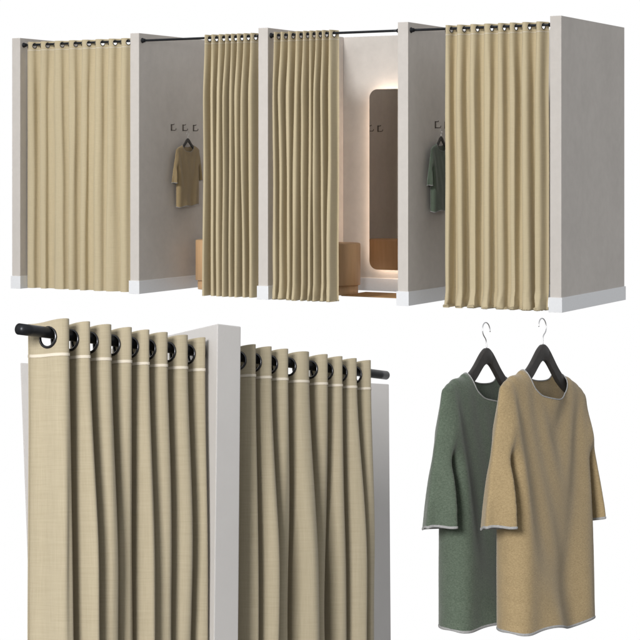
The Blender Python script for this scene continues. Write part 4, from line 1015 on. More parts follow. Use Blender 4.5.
3,0,-2,3,0,0,-2,-125,0,131,0,-133,3,128,4,0,-3,3,-2,-125,0,-2,131,-125,128,-2,3,1,-3,-127,2,0,128,1,-125,128,0,-2,3,-2,
-127,2,0,129,-125,128,0,-2,3,-2,-127,2,130,-2,1,-125,127,1,-130,131,-3,4,-2,-128,131,-125,125,2,1,-132,130,3,1,-2,-128,131,1,-2,-127,128,
3,0,-130,131,-3,4,-3,-127,3,128,-125,128,0,-133,131,3,1,-3,-125,130,-2,-130,3,128,3,0,-2,3,1,-3,-127,3,128,-125,128,0,1,-3,4,-3,
-125,0,128,2,1,0,-133,4,127,4,0,-130,127,4,-2,-127,131,-1,3,1,0,1,-132,130,3,1,-131,0,131,1,1,0,-1,2,1,-2,-130,132,2,-133,
134,2,1,-2,3,1,0,-134,0,132,3,-137,135,4,-135,133,4,-3,4,-2,3,1,-136,0,-2,3,134,3,1,-2,3,1,0,1,-3,3,1,-137,0,-2,
139,2,-139,2,136,3,1,0,-2,3,1,0,-138,0,136,3,-141,3,136,4,1,-142,139,4,1,-4,5,-3,3,1,-140,0,141,-3,-140,3,139,3,-141,139,
4,-1,3,1,0,-142,143,-3,-142,3,140,3,1,-145,2,141,3,2,-3,4,1,-3,-143,3,141,1,2,-145,2,142,3,1,-2,3,-3,3,1,-2,-144,3,
143,2,-146,2,143,3,1,0,-2,3,1,0,-147,3,143,3,-148,3,144,3,-1,3,1,0,-149,4,3,141,4,-150,3,145,3,1,0,-3,-144,145,3,-146,
145,3,-147,145,1,3,-148,146,4,1,-4,2,3,1,0,-2,-147,0,150,-152,3,147,4,1,1,-154,2,149,3,2,-3,4,1,-152,0,148,-150,3,149,1,
3,2,-4,1,3,-1,3,1,-3,4,-154,-2,154,4,-156,2,153,3,1,-5,3,3,1,0,-2,3,-156,-2,156,4,2,-4,1,3,-1,3,1,0,-157,154,
4,1,-161,3,155,4,-160,2,156,4,-1,3,1,-159,160,-3,4,0,-163,3,157,4,-2,4,-1,3,1,0,1,-162,159,3,-164,3,159,4,-1,3,-166,2,
163,3,1,0,-163,160,4,-166,3,161,4,2,-3,2,2,1,0,-167,4,161,3,-166,3,161,4,2,-3,2,2,1,-165,-1,164,4,-3,6,-2,2,1,1,
-162,165,1,1,-3,-160,2,0,2,160,-156,159,-2,3,1,0,-3,-160,3,159,3,-163,162,3,-1,3,1,0,-2,3,-164,3,159,3,-163,3,159,3,-1,3,
1,0,-2,3,-160,0,-2,162,2,-1,3,1,0,-2,3,-158,0,-2,4,156,2,-160,4,155,3,1,0,-2,3,-2,3,-159,161,1,-157,0,155,3,1,0,
-2,3,-2,3,-159,158,3,1,-157,154,4,1,0,1,-157,155,3,-159,3,159,0,-2,3,1,0,-3,-156,3,158,-3,-156,3,155,3,1,0,-157,0,155,3,
1,0,1,-160,3,155,3,-159,7,155,0,-2,3,1,0,-3,-154,2,0,2,154,2,1,-2,3,1,0,-2,3,-155,0,-1,158,1,-158,156,3,1,0,-2,
3,-153,0,-1,4,4,146,3,-2,3,1,0,-3,-147,0,-1,4,148,3,-2,3,1,0,-3,-146,1,0,3,146,2,-1,3,1,0,-2,3,-146,147,-149,4,
4,143,0,-149,4,143,3,-2,-142,145,-141,142,2,-1,3,0,-148,4,144,-1,3,-143,144,-145,4,140,2,-145,4,140,3,-1,3,-140,0,139,-141,4,140,1,
0,-2,3,1,0,1,-139,0,-2,4,3,134,3,0,-2,3,1,0,-3,-136,3,0,137,-136,138,1,-2,3,1,0,-3,1,4,-140,139,1,2,-1,3,0,
-144,1,144,-1,-1,-1,3,2,-144,148,-145,144,-141,144,0,-148,2,144,3,-2,-143,147,1,-2,-143,4,140,-145,3,143,3,-2,1,-143,147,-2,1,-139,142,0,
-147,3,142,3,-2,-141,146,-2,3,0,-2,-139,-4,2,142,3,1,0,-3,-141,146,-2,1,-139,142,-146,2,142,3,-2,4,-1,-144,3,142,2,-145,3,141,3,
1,0,-2,-141,144,1,-138,137,2,-144,2,141,3,-1,3,1,-2,-142,3,140,2,-143,3,139,3,-1,4,-2,-141,3,139,3,0,-143,3,138,3,-2,5,-2,
-140,3,138,3,0,-142,3,137,3,-2,4,-3,4,0,1,-3,-139,3,137,3,-141,2,138,3,-1,3,1,1,-3,-140,3,138,4,-143,2,139,3,1,0,-3,
-138,142,1,0,1,-3,1,-136,140,-144,2,140,3,-2,-139,140,4,0,1,-3,-139,140,-137,137,-141,2,141,3,1,0,-3,1,-141,145,0,1,-3,-140,141,-138,
138,3,-145,2,142,3,-1,3,1,0,1,-3,-144,3,142,3,-146,145,3,-1,-143,146,1,0,-145,0,146,-3,-142,143,-140,144,-146,144,3,1,-3,-143,144,4,
0,-2,3,-2,-141,141,4,-150,148,4,1,-2,3,1,-148,0,149,-3,-148,3,146,4,-149,147,3,-2,4,-3,4,0,-2,3,1,0,-153,150,4,-152,2,148,
4,-1,3,1,-2,3,1,0,-155,3,149,4,-154,2,150,4,-1,-151,154,-1,3,-1,2,0,-150,147,4,-156,3,150,5,1,-4,4,1,0,0,-3,-152,1,
154,-148,154,-2,1,-150,154,0,-152,0,153,-2,-147,147,4,-2,3,1,-3,-150,151,3,-152,0,1,151,1,2,2,0,-3,3,-1,3,-3,3,-153,0,-2,3,
153,2,-1,3,1,-2,3,1,1,-3,-156,4,3,150,4,1,-3,4,-3,1,3,-155,0,-2,157,-151,152,3,-157,155,3,1,0,-3,-154,155,3,-1,3,-2,
-152,153,4,-161,162,-4,1,1,-156,157,3,-158,0,157,3,1,0,-3,-154,155,4,-3,4,-2,-158,159,3,-160,0,162,-3,4,0,-162,159,1,3,-2,4,1,
-2,3,-3,-159,0,161,3,1,0,-167,3,161,1,4,-3,4,1,-4,1,1,3,-164,0,163,3,-1,-163,164,3,1,-3,-162,163,-159,159,3,-164,0,163,3,
1,-2,1,3,1,-3,-165,3,163,4,0,-2,3,1,0,-3,4,1,-3,1,-165,166,3,-164,0,166,-3,4,0,-2,3,-2,3,1,-168,3,163,3,-1,3,
2,-3,4,-3,1,-165,3,164,2,-164,0,166,-3,4,0,-2,3,-2,3,1,-168,3,163,3,-164,0,163,3,1,0,-2,3,-2,3,1,-3,-165,5,161,3,
-1,2,2,0,-1,-164,166,-164,0,165,-2,-161,4,-6,164,2,-1,2,1,2,1,-4,2,4,0,-167,164,4,-163,0,161,4,1,0,-2,-162,4,161,-157,157,
-163,4,160,3,1,0,-3,1,-160,4,159,-154,-7,4,158,-1,3,2,0,-3,2,4,0,-1,2,0,-163,3,157,2,1,2,-1,4,-157,2,157,1,-3,-155,
157,3,2,0,-160,157,-150,-2,154,3,1,-3,-153,157,-159,3,154,3,-151,150,4,0,-2,3,-2,-153,-3,4,154,3,-155,154,-150,154,0,1,-157,154,1,3,
2,1,-4,-155,157,-150,154,0,-2,-154,157,-2,-153,154,3,-1,3,0,-4,-157,3,156,-150,151,4,1,-4,2,-154,2,0,157,-3,2,-150,153,0,-155,153,3,
-2,-152,153,3,2,-3,1,-148,149,3,-158,4,155,-3,1,-151,152,3,0,-147,148,3,-157,155,3,-1,3,-4,-150,156,-3,1,3,-2,-147,151,-3,1,4,-4,
-149,155,0,-153,0,150,3,-2,4,-3,-147,152,-3,1,-150,150,4,-152,154,-4,-149,151,1,3,-2,3,-2,-150,151,3,2,0,-4,4,-2,-147,148,4,-2,3,
-155,153,-151,156,-3,2,-148,151,0,-156,157,-3,4,-2,3,-4,-150,2,0,153,-148,147,4,1,0,-154,151,1,-150,155,-3,2,-147,150,0,-155,153,3,1,-3,
-149,150,3,0,-145,147,3,-4,3,2,-3,-148,151,2,-3,2,3,0,-3,-146,151,-3,4,-5,-147,150,2,2,-153,0,152,3,1,0,-2,3,-154,152,3,-154,
2,151,3,1,-2,3,1,0,-3,-148,153,-157,2,152,4,-2,-152,156,1,0,-2,3,1,0,-3,-149,-5,2,158,-4,3,-1,-153,158,-2,-154,155,3,0,-159,
2,155,3,-1,-1,3,3,-155,155,-151,152,-153,3,151,2,-1,2,1,-151,150,3,-156,3,3,149,1,2,-1,2,1,-150,0,149,3,0,-154,3,-1,3,148,
1,3,1,-150,0,146,3,-150,3,150,1,-2,2,-143,-3,0,146,3,-1,1,2,-148,149,1,-145,0,144,3,-148,3,144,1,2,-1,2,-141,-2,0,143,-141,
144,-1,1,-137,139,-141,0,139,3,-142,3,140,1,-142,143,-137,-1,0,138,2,1,-2,-138,139,3,1,-2,-134,-1,0,137,3,-139,140,-131,-7,4,133,1,-131,
134,-1,1,-127,-3,0,130,3,-1,-129,132,1,-132,4,127,3,-131,3,127,1,2,-1,2,-125,-1,126,2,1,0,-128,-1,3,128,1,-126,123,2,-126,3,125,
2,-1,2,0,-120,-3,123,0,3,0,-1,2,0,-127,2,122,-121,122,3,2,-3,2,-119,-3,126,0,-3,2,2,0,-3,-121,126,-2,1,-118,-6,4,124,0,
-3,2,2,0,-3,-120,125,-2,1,-117,120,0,-125,3,120,3,1,0,-3,4,1,-2,-122,4,-2,4,118,2,1,-2,3,1,1,-3,3,1,0,-123,5,119,
1,0,-123,4,121,-4,5,-121,117,2,1,0,4,-119,116,-116,122,-1,2,0,0,1,-1,2,-2,3,-2,3,1,0,1,-2,1,1,2,-1,2,-3,4,0,
-3,1,4,-3,2,2,-2,4,0,-3,4,-2,3,-4,1,3,1,1,0,-4,3,0,2,2,-4,3,-2,4,1,1,-4,2,3,-4,4,2,-4,3,2,1,
0,-4,5,-3,4,-6,5,-2,5,-5,-73,0,75,5,-4,6,0,-1,-3,6,1,0,-3,4,-3,2,-82,3,79,4,1,0,-4,3,1,3,-1,2,0,-84,
2,79,7,0,0,-5,1,3,3,1,0,-4,5,-86,2,81,6,0,-3,4,0,-5,1,6,-87,85,3,-2,-2,4,1,-4,6,-88,5,81,4,-86,86,-2,
-83,1,86,-1,2,2,-87,86,-84,85,3,-2,2,-85,84,-81,2,84,1,1,2,-3,4,-88,4,81,1,3,-87,0,88,1,1,2,0,-3,4,-91,92,-91,
87,1,0,5,-93,2,91,2,1,0,-5,5,-3,2,4,-2,-96,99,0,2,0,0,-93,0,90,5,-98,2,98,-3,1,-93,98,0,-3,3,-1,-92,92,-87,
-1,91,0,3,-1,2,0,0,-1,2,-95,2,93,3,-91,91,2,1,0,-96,4,3,87,2,2,-3,5,-91,90,3,0,-2,3,-4,3,-94,4,90,-87,91,
-3,5,-1,-1,3,0,0,-94,1,3,4,0,89,1,1,-2,2,-90,7,87,2,-65,66,-1,3,0,-5,3,1,-60,-6,3,60,5,3,-4,5,-6,0,-60,
65,3,2,-4,1,-60,-6,2,67,0,3,0,0,1,-5,0,-62,70,-4,1,4,-70,4,63,2,-1,-60,61,4,-3,5,-67,68,0,-3,2,3,-72,4,64,
3,-62,61,5,-3,4,-67,62,6,1,0,-3,3,1,2,-1,-73,4,66,-63,67,3,-5,0,-65,70,3,-2,-66,-6,5,68,-2,5,-2,4,-72,71,0,2,
-72,3,70,-66,0,66,-51,55,1,1,-51,50,-1,4,-2,4,-2,3,0,-6,2,5,-53,0,55,-4,5,-4,5,-2,-56,4,5,46,6,-4,-48,49,3,2,
1,0,-51,49,-46,0,3,49,-48,47,-43,4,20,4,3,3,1,3,1,17,1,3,4,1,22,3,3,20,23,1,1,19,1,3,3,3,17,24,1,3,
1,1,4,4,3,4,4,3,20,47,18,5,3,18,3,5,48,4,40,16,3,1,5,4,2,40,46,20,5,3,2,3,4,3,43,47,5,24,21,2,
5,21,22,26,45,47,3,5,4,4,5,3,4,2,3,4,1,4,1,40,2,6,3,3,4,43,46,3,4,1,1,3,3,1,1,3,1,40,48,46,
45,41,6,47,6,43,1,2,68,4,3,4,4,4,44,1,6,44,1,64,1,68,4,4,4,4,3,44,43,2,5,2,61,71,5,40,70,4,47,45,
1,43,2,5,67,2,69,44,5,73,1,46,44,4,4,40,3,2,4,70,78,2,77,4,46,44,44,43,3,3,2,4,75,2,4,76,4,6,48,44,
72,77,2,6,75,78,44,1,1,4,5,2,2,4,4,71,77,2,6,53,51,2,3,4,73,50,5,5,6,3,4,3,6,2,3,76,5,4,1,4,
5,4,1,2,3,71,1,3,3,3,67,73,1,3,1,1,65,70,6,2,2,5,60,6,5,5,3,5,3,2,4,69,65,5,2,5,65,65,2,1,
4,5,5,4,3,4,5,4,67,67,4,5,5,4,63,3,5,3,4,4,5,4,5,5,1,68,3,1,74,6,4,4,5,5,6,66,3,6,3,5,
4,4,5,5,1,5,71,71,3,6,3,2,4,4,3,5,120,2,6,71,7,1,2,4,4,2,4,6,76,4,5,5,4,5,1,74,73,1,114,1,
3,3,113,3,76,4,2,75,72,110,1,4,3,5,67,114,4,73,71,4,3,70,1,2,110,2,4,114,4,73,71,4,2,71,77,3,112,2,2,117,
5,2,116,4,71,5,5,3,5,113,5,5,4,4,2,1,3,4,3,119,3,1,4,1,114,1,3,119,1,2,121,117,126,4,127,3,1,1,2,4,
120,126,1,3,5,3,3,1,3,3,3,3,1,126,4,1,4,5,1,1,3,3,4,1,3,119,125,1,4,1,5,1,2,2,3,3,1,128,4,124,
4,3,3,129,1,1,3,129,3,2,2,3,128,130,125,2,2,131,1,3,2,3,131,135,126,133,2,131,140,3,1,136,140,1,3,2,144,3,1,1,
3,3,3,1,3,145,1,3,141,145,1,2,141,151,1,3,145,149,1,3,150,153,147,155,2,2,2,3,1,3,153,159,152,2,2,1,156,158,115,157,
155,161,3,3,1,165,169,5,112,1,1,168,4,111,107,3,5,165,5,5,111,4,1,165,169,114,111,4,106,169,3,3,5,164,5,1,111,165,169,115,
112,4,1,4,108,169,3,4,161,169,1,3,113,113,3,5,164,168,4,109,5,3,1,4,4,4,164,4,1,114,119,116,3,5,163,167,168,4,4,3,
3,111,4,164,4,3,116,2,4,6,115,162,166,168,5,119,117,2,115,2,2,5,4,117,164,1,163,165,1,4,4,165,166,4,3,172,1,172,4,122,
123,4,2,1,172,123,127,123,3,168,123,2,120,174,4,1,174,4,2,127,123,170,4,123,122,172,176,4,1,176,2,126,122,172,4,122,123,174,178,4,
1,178,3,129,124,3,123,174,4,4,125,175,179,5,1,179,5,3,122,2,3,3,4,175,4,4,126,3,5,174,178,2,3,179,5,3,129,2,6,174,
4,4,3,5,173,177,178,4,129,132,3,2,2,4,5,174,4,5,135,173,4,1,177,4,4,2,4,137,3,136,2,173,4,176,6,140,144,140,6,2,
175,4,4,2,141,2,138,3,171,4,5,5,5,168,172,173,5,141,143,3,1,3,4,4,169,4,3,3,3,166,170,171,4,4,4,1,1,1,145,149,
167,5,4,5,165,7,3,2,169,3,3,5,4,151,2,150,164,4,3,5,6,154,167,4,1,5,6,1,5,4,2,2,161,163,6,154,6,1,164,6,
1,2,6,1,165,4,4,160,5,1,2,163,159,4,5,164,157,5,1,161,4,3,161,4,1,4,4,5,3,157,4,5,165,159,5,1,159,3,161,4,
1,5,3,151,157,4,5,165,153,5,1,4,4,164,3,4,1,4,4,5,4,153,4,5,155,5,1,155,155,165,3,161,4,1,4,4,4,164,1,151,
155,4,148,155,3,160,4,4,4,1,4,152,156,5,164,2,4,148,4,2,2,159,2,5,151,6,150,154,6,163,6,2,4,162,2,153,4,2,3,1,
2,147,3,149,3,148,146,169,3,4,147,2,168,4,4,172,1,153,4,3,166,3,4,1,149,4,5,170,1,170,5,151,4,3,168,1,4,4,3,3,
4,147,4,5,172,5,149,1,149,4,3,170,4,1,3,3,145,4,5,174,143,5,1,147,4,3,171,4,1,4,3,4,143,4,5,175,1,5,145,4,
3,171,4,4,4,5,4,1,141,5,3,175,5,1,143,4,4,171,3,4,4,4,4,1,143,174,4,1,136,143,3,170,1,3,4,4,3,4,4,173,
4,1,143,177,136,143,3,169,3,4,1,4,172,172,3,137,145,2,167,4,1,4,6,4,170,3,139,147,2,165,143,147,4,4,4,1,4,168,3,149,
2,163,4,1,149,2,5,4,166,169,3,143,151,2,161,147,151,4,4,1,4,164,167,163,3,145,153,2,159,149,153,4,1,4,162,160,3,155,2,155,
5,4,4,1,4,158,161,3,149,157,2,153,4,1,4,156,155,3,3,151,159,155,2,4,1,4,4,4,157,3,161,154,2,149,4,1,4,152,151,162,
2,3,158,162,4,3,4,1,4,4,151,151,3,155,162,3,3,4,1,4,2,4,4,151,150,3,4,155,162,3,147,4,1,4,4,4,150,3,3,156,
164,2,144,4,1,6,4,4,147,3,147,3,1,160,160,4,149,168,1,168,150,153,149,168,2,145,164,168,4,4,4,1,4,148,151,147,162,168,2,143,
164,168,4,1,4,146,145,3,162,168,2,141,4,1,164,4,4,4,144,147,3,168,2,139,164,168,4,4,1,4,2,142,145,141,164,4,162,137,164,168,
4,1,168,140,143,139,162,168,2,3,164,168,4,1,4,3,4,139,139,143,139,164,4,161,3,163,167,4,1,167,4,139,139,139,3,160,166,3,3,4,
1,4,143,4,5,139,139,4,3,4,1,158,164,4,3,5,1,160,164,145,141,4,5,141,141,1,3,4,162,4,3,158,162,5,1,4,4,143,143,141,
4,1,4,3,4,154,160,5,160,145,5,1,5,145,145,3,4,1,4,3,158,4,3,154,158,5,1,4,5,147,147,4,1,3,150,156,4,3,152,156,
5,1,4,4,149,149,147,4,3,1,4,148,154,5,151,5,1,155,151,5,151,3,1,3,4,150,4,146,4,3,148,152,157,153,5,1,152,4,5,153,
153,4,1,4,148,1,146,150,159,155,5,1,149,4,154,155,153,4,3,1,146,4,5,157,5,1,144,148,161,157,148,4,157,3,155,1,3,3,4,144,
3,140,5,159,3,4,147,5,158,2,4,4,1,147,4,2,162,158,3,4,3,5,159,158,1,4,140,147,4,2,162,158,3,4,3,5,159,158,4,4,
1,140,146,4,3,5,1,142,163,160,4,5,160,157,2,3,2,5,4,1,3,142,1,137,140,143,144,4,164,146,1,146,145,164,3,162,4,1,3,3,
4,165,3,3,4,139,148,164,2,4,1,3,3,2,3,3,142,150,165,164,4,1,3,4,165,168,3,3,152,164,2,162,4,1,3,4,3,3,4,165,
2,4,1,3,3,154,2,3,3,150,4,165,164,4,1,3,3,156,2,3,3,152,4,165,4,1,4,3,158,2,3,3,154,4,164,163,4,1,4,160,
2,166,162,3,3,156,4,154,163,162,4,1,4,162,2,3,3,158,162,161,160,156,4,1,4,4,4,159,3,3,4,156,162,158,2,4,1,4,2,156,
3,3,156,163,157,156,152,4,1,4,4,155,3,3,4,157,163,154,2,4,1,4,4,2,3,3,159,4,157,153,152,4,4,4,1,163,2,154,150,159,
4,151,1,4,4,4,163,2,3,3,159,157,163,149,143,4,1,4,4,4,146,3,3,163,2,142,4,1,4,4,4,145,3,3,4,157,2,4,1,4,
147,163,3,4,3,3,1,159,163,143,144,140,5,1,147,144,4,4,3,3,1,4,156,143,144,3,5,1,147,144,162,3,4,3,3,1,158,155,163,143,
144,5,1,144,4,146,3,3,4,143,2,4,1,3,5,1,2,3,3,140,1,1,143,3,154,160,2,4,4,1,4,146,142,141,5,1,4,4,4,1,
152,158,3,3,5,1,158,148,144,4,5,144,144,4,4,4,1,150,156,4,3,146,5,1,150,146,4,146,144,4,4,4,1,4,4,5,148,5,1,152,
148,154,4,148,3,146,4,4,4,1,150,146,152,5,3,150,5,1,154,150,4,5,148,4,4,4,1,144,150,4,3,152,5,1,146,156,152,4,150,4,
4,1,142,148,4,5,154,144,148,158,154,5,1,4,3,152,4,4,1,140,146,4,5,3,5,1,142,146,160,156,4,5,156,4,4,1,138,144,4,158,
140,144,162,158,5,1,4,5,3,156,143,4,1,4,136,4,163,159,160,158,3,143,143,140,144,4,1,1,3,163,159,160,158,140,1,142,146,4,1,145,
2,163,159,142,4,160,159,144,148,4,1,148,163,159,142,150,160,2,146,4,1,4,160,163,159,3,3,146,2,157,152,3,3,4,1,152,4,2,163,159,
148,4,160,150,154,4,1,154,160,163,159,150,4,159,2,157,152,156,4,1,156,2,163,159,152,4,160,159,154,158,4,1,158,160,163,159,154,2,156,3,
156,4,1,160,4,3,4,1,163,159,156,4,159,159,3,4,4,1,160,4,1,163,159,159,4,4,152,4,4,4,1,1,159,158,5,1,154,163,160,159,
1,2,3,3,1,3,1,161,159,2,2,1,158,4,156,154,1,154,2,160,156,150,4,157,155,1,150,4,154,2,154,3,3,150,4,155,154,4,154,1,
154,2,155,152,150,153,152,148,3,3,149,154,4,151,153,150,4,2,150,4,2,3,3,153,154,2,152,148,150,4,154,149,148,1,150,154,4,2,150,150,
4,148,147,146,4,150,154,4,1,154,2,4,148,145,144,1,150,154,4,4,154,2,150,4,143,142,4,150,154,4,1,154,2,150,4,154,141,140,150,4,
4,1,3,3,1,4,3,4,147,153,139,5,1,4,139,3,137,4,1,4,3,3,4,145,151,5,141,5,1,4,3,140,4,1,4,3,3,4,143,5,
144,1,5,149,4,144,3,4,4,3,3,4,1,145,4,5,5,147,150,1,147,4,146,3,144,4,1,143,4,5,148,1,141,148,5,145,4,3,146,4,
4,3,3,4,1,141,4,5,150,5,143,1,143,4,3,148,4,1,3,3,139,4,5,152,1,137,5,141,4,3,150,4,4,3,3,4,1,137,4,5,
154,5,139,1,139,4,3,152,4,1,3,3,135,4,138,5,156,134,5,1,3,3,153,160,156,3,134,4,131,4,156,138,4,1,138,4,156,3,160,156,
3,154,130,137,1,133,4,1,156,1,3,2,1,153,152,2,2,1,137,3,151,3,141,142,2,148,4,1,3,3,4,2,151,154,3,3,138,148,4,1,
143,4,151,150,3,145,2,148,142,146,3,4,4,1,4,151,153,3,139,147,2,148,4,1,4,2,151,149,3,143,4,148,1,2,3,4,149,2,145,4,
151,4,1,148,152,3,3,152,2,3,148,4,151,150,4,1,3,3,154,151,3,150,2,148,1,151,155,3,3,4,156,4,151,152,2,148,4,1,153,157,
3,3,158,4,2,154,4,152,159,151,150,155,160,3,4,4,1,2,153,149,3,155,4,150,149,158,4,4,1,162,2,151,147,3,158,4,148,147,160,164,
4,4,1,164,2,146,149,145,3,160,4,141,161,166,4,1,166,2,144,143,3,162,139,4,163,167,4,4,1,168,4,142,145,3,162,170,2,137,4,1,
4,140,139,3,3,164,172,2,135,4,1,4,4,4,138,141,3,168,4,2,133,169,173,4,1,174,2,136,135,170,131,4,3,171,4,4,1,176,4,3,
4,1,138,4,169,176,134,3,4,4,4,1,3,4,1,134,172,4,134,134,4,4,4,4,3,1,175,3,137,3,5,171,168,133,4,2,2,4,138,135,
1,2,3,1,3,1,135,2,2,3,1,4,4,163,137,169,142,138,5,1,169,4,138,3,136,4,1,165,5,5,140,144,139,4,4,163,167,139,4,137,
168,4,5,1,3,1,163,1,162,165,5,1,141,141,5,164,3,4,1,3,160,5,1,160,163,148,144,5,1,144,4,141,164,4,4,3,1,1,145,159,
1,150,145,4,4,157,160,5,143,161,3,1,3,3,5,157,4,1,148,156,159,5,1,159,4,3,146,4,3,1,155,4,5,150,153,149,4,5,153,157,
157,4,3,148,3,4,4,153,4,155,5,152,3,5,151,155,4,3,150,3,3,4,4,4,147,5,154,3,5,149,152,153,5,154,3,3,3,4,4,4,
149,1,3,4,147,150,155,5,153,150,4,5,1,3,1,157,146,1,146,149,162,5,1,148,4,4,156,4,1,3,145,4,5,160,144,147,5,1,147,4,
3,158,4,1,3,143,4,5,162,4,4,141,144,145,4,3,160,5,1,3,141,4,5,164,4,5,139,142,143,4,164,3,3,4,4,139,4,141,5,169,
165,3,5,137,140,4,166,166,3,4,5,4,133,5,136,140,171,168,4,1,139,4,168,3,166,3,3,4,135,4,137,5,170,3,5,133,136,4,3,168,
3,3,4,4,133,4,129,5,172,3,4,131,134,135,3,172,3,175,172,131,4,134,4,172,3,4,130,133,134,3,169,174,172,3,171,2,5,131,135,2,
128,3,133,172,171,1,2,131,132,169,168,1,2,131,132,1,167,166,1,134,1,133,167,3,166,4,161,130,1,4,5,3,3,133,165,3,2,128,134,2,
159,4,1,131,134,3,4,4,162,3,3,157,127,133,4,4,3,3,130,133,1,2,161,4,130,155,4,5,3,3,134,4,158,4,2,130,4,2,154,3,
4,3,3,134,157,3,4,2,151,130,4,5,3,3,130,133,1,133,155,3,2,3,149,127,133,4,1,131,134,4,4,1,3,3,3,153,151,130,1,4,
1,131,135,4,4,133,151,4,3,3,144,127,134,4,4,3,3,1,148,4,2,3,142,128,133,3,4,3,3,1,146,4,2,3,141,130,1,4,4,3,
3,133,145,3,4,2,139,130,1,4,5,3,3,133,143,3,4,2,137,130,1,3,5,3,3,133,133,141,3,2,135,130,1,4,4,3,3,130,133,133,
3,4,139,137,130,1,4,3,3,3,130,133,133,137,2,3,131,127,133,131,134,5,4,4,1,1,4,135,3,133,4,4,3,3,133,1,133,4,2,3,
128,127,133,3,4,3,3,130,133,1,4,2,132,3,130,134,3,3,3,4,131,5,1,1,3,3,131,127,132,1,4,2,4,2,130,133,2,1,2,1,
2,2,1,1,1,131,4,3,127,1,131,3,3,3,139,131,3,133,130,2,130,136,133,140,3,3,1,4,2,132,130,3,1,134,4,3,3,141,3,131,
128,138,135,143,2,3,3,1,132,133,130,4,3,128,137,145,3,3,1,132,133,130,2,3,127,139,146,3,3,146,1,131,130,3,140,147,3,3,144,147,
1,131,3,127,141,148,3,3,145,148,1,131,130,3,142,149,4,147,150,1,1,134,130,144,151,131,131,2,148,151,4,1,4,133,130,131,3,127,152,3,
3,148,1,131,133,130,2,3,127,146,154,3,3,1,131,133,130,3,127,148,156,3,3,1,131,130,4,2,3,127,1,150,4,3,3,158,158,131,3,127,
155,1,152,2,3,3,157,160,131,3,4,2,130,157,154,162,3,3,3,162,1,131,130,3,127,156,164,3,3,3,160,1,130,4,2,131,130,3,158,166,
3,3,167,1,131,130,3,127,160,168,3,3,164,1,134,130,2,5,165,168,131,130,4,161,168,5,4,4,1,131,4,3,4,164,168,161,1,3,2,2,
134,132,1,3,166,167,2,2,2,2,133,1,165,134,1,4,4,4,5,160,166,139,135,3,5,135,1,1,4,4,4,4,165,4,4,165,140,137,137,137,
1,1,4,3,4,162,165,4,162,1,158,141,138,138,165,1,2,4,3,4,4,162,4,5,158,164,143,139,3,5,139,140,1,1,4,2,4,4,4,4,
5,160,1,156,145,141,5,3,141,142,162,1,4,4,4,4,4,154,161,143,4,3,143,143,1,1,4,2,4,3,4,4,158,154,4,3,144,144,1,161,
1,2,4,3,4,161,4,4,158,1,154,3,145,145,161,1,2,3,3,4,158,161,4,4,154,161,146,146,1,1,3,3,3,4,4,4,154,161,148,147,
144,1,4,3,4,3,4,4,158,1,148,158,1,152,3,5,149,5,160,1,4,4,5,3,4,4,5,152,158,4,155,151,1,150,151,1,1,4,4,2,
4,4,1,5,154,150,1,157,153,5,152,153,1,156,1,4,4,4,1,4,5,154,5,1,155,154,1,1,2,4,3,5,3,5,4,5,146,152,4,1,
161,156,1,1,5,4,4,1,4,5,144,150,158,4,5,150,158,159,1,1,2,4,4,4,4,5,148,164,5,3,145,149,160,161,1,1,4,5,4,5,
140,146,144,163,4,1,162,163,1,1,4,1,2,4,4,5,138,144,3,4,4,164,165,1,1,4,3,3,5,137,143,4,4,3,4,164,165,1,1,5,
3,3,5,142,164,3,4,3,1,2,2,1,2,145,164,149,3,149,1,164,166,163,162,3,158,149,3,4,146,149,1,3,4,3,4,162,4,1,3,4,
145,148,148,4,3,4,3,4,162,162,145,1,3,3,144,147,148,3,164,161,162,145,1,3,3,144,147,147,3,162,159,160,158,144,1,4,161,3,4,144,
147,147,4,3,4,158,1,140,162,158,3,3,143,146,146,4,4,1,158,143,1,145,158,4,4,142,145,4,4,3,4,158,158,138,144,3,4,141,144,1,
3,4,4,3,158,158,4,1,137,143,161,158,3,4,140,143,4,3,4,3,4,158,154,136,143,3,3,140,143,1,158,160,157,156,3,1,137,3,3,141,
144,144,3,159,156,156,1,138,4,3,3,142,145,145,3,157,154,154,152,148,142,146,3,3,143,146,1,155,152,152,150,3,147,3,3,144,147,1,150,153,
150,148,3,1,3,3,145,148,148,3,147,4,148,146,142,142,149,4,4,3,3,1,146,2,144,3,1,4,148,152,4,3,1,151,3,147,4,144,142,148,
1,4,5,3,3,152,3,144,141,2,142,140,1,146,154,3,3,150,154,3,143,140,141,139,136,151,148,156,3,3,152,156,1,140,141,138,3,138,1,150,
3,4,153,158,5,158,3,141,1,154,1,4,156,157,1,145,1,1,158,5,4,2,147,4,146,3,143,149,156,2,4,3,3,1,147,3,4,2,146,142,
153,3,4,3,3,1,157,146,4,2,3,141,151,158,3,4,3,3,1,145,4,2,153,160,2,142,2,4,3,3,156,159,4,145,4,2,3,141,160,2,
4,3,3,1,3,2,145,144,157,1,3,4,3,3,158,162,162,144,3,4,139,159,1,2,5,3,3,164,3,4,2,143,142,161,1,3,4,3,3,166,
4,2,142,141,3,160,168,3,4,3,3,1,4,2,141,140,3,4,162,3,4,3,4,1,4,166,162,169,4,3,140,140,1,1,2,4,3,4,4,1,
169,4,3,141,141,4,4,2,4,3,4,166,169,1,142,1,162,169,4,3,4,139,4,2,4,3,4,1,143,166,162,169,4,3,143,4,140,1,2,4,
3,4,166,168,1,4,144,162,169,4,3,144,4,141,1,1,2,4,3,4,4,4,162,169,4,3,145,145,1,1,2,3,4,4,146,1,162,169,149,146,
4,3,146,4,143,4,3,3,4,165,1,147,166,162,168,3,5,5,145,1,1,3,4,4,167,4,1,168,152,149,4,3,149,149,4,4,4,3,4,1,
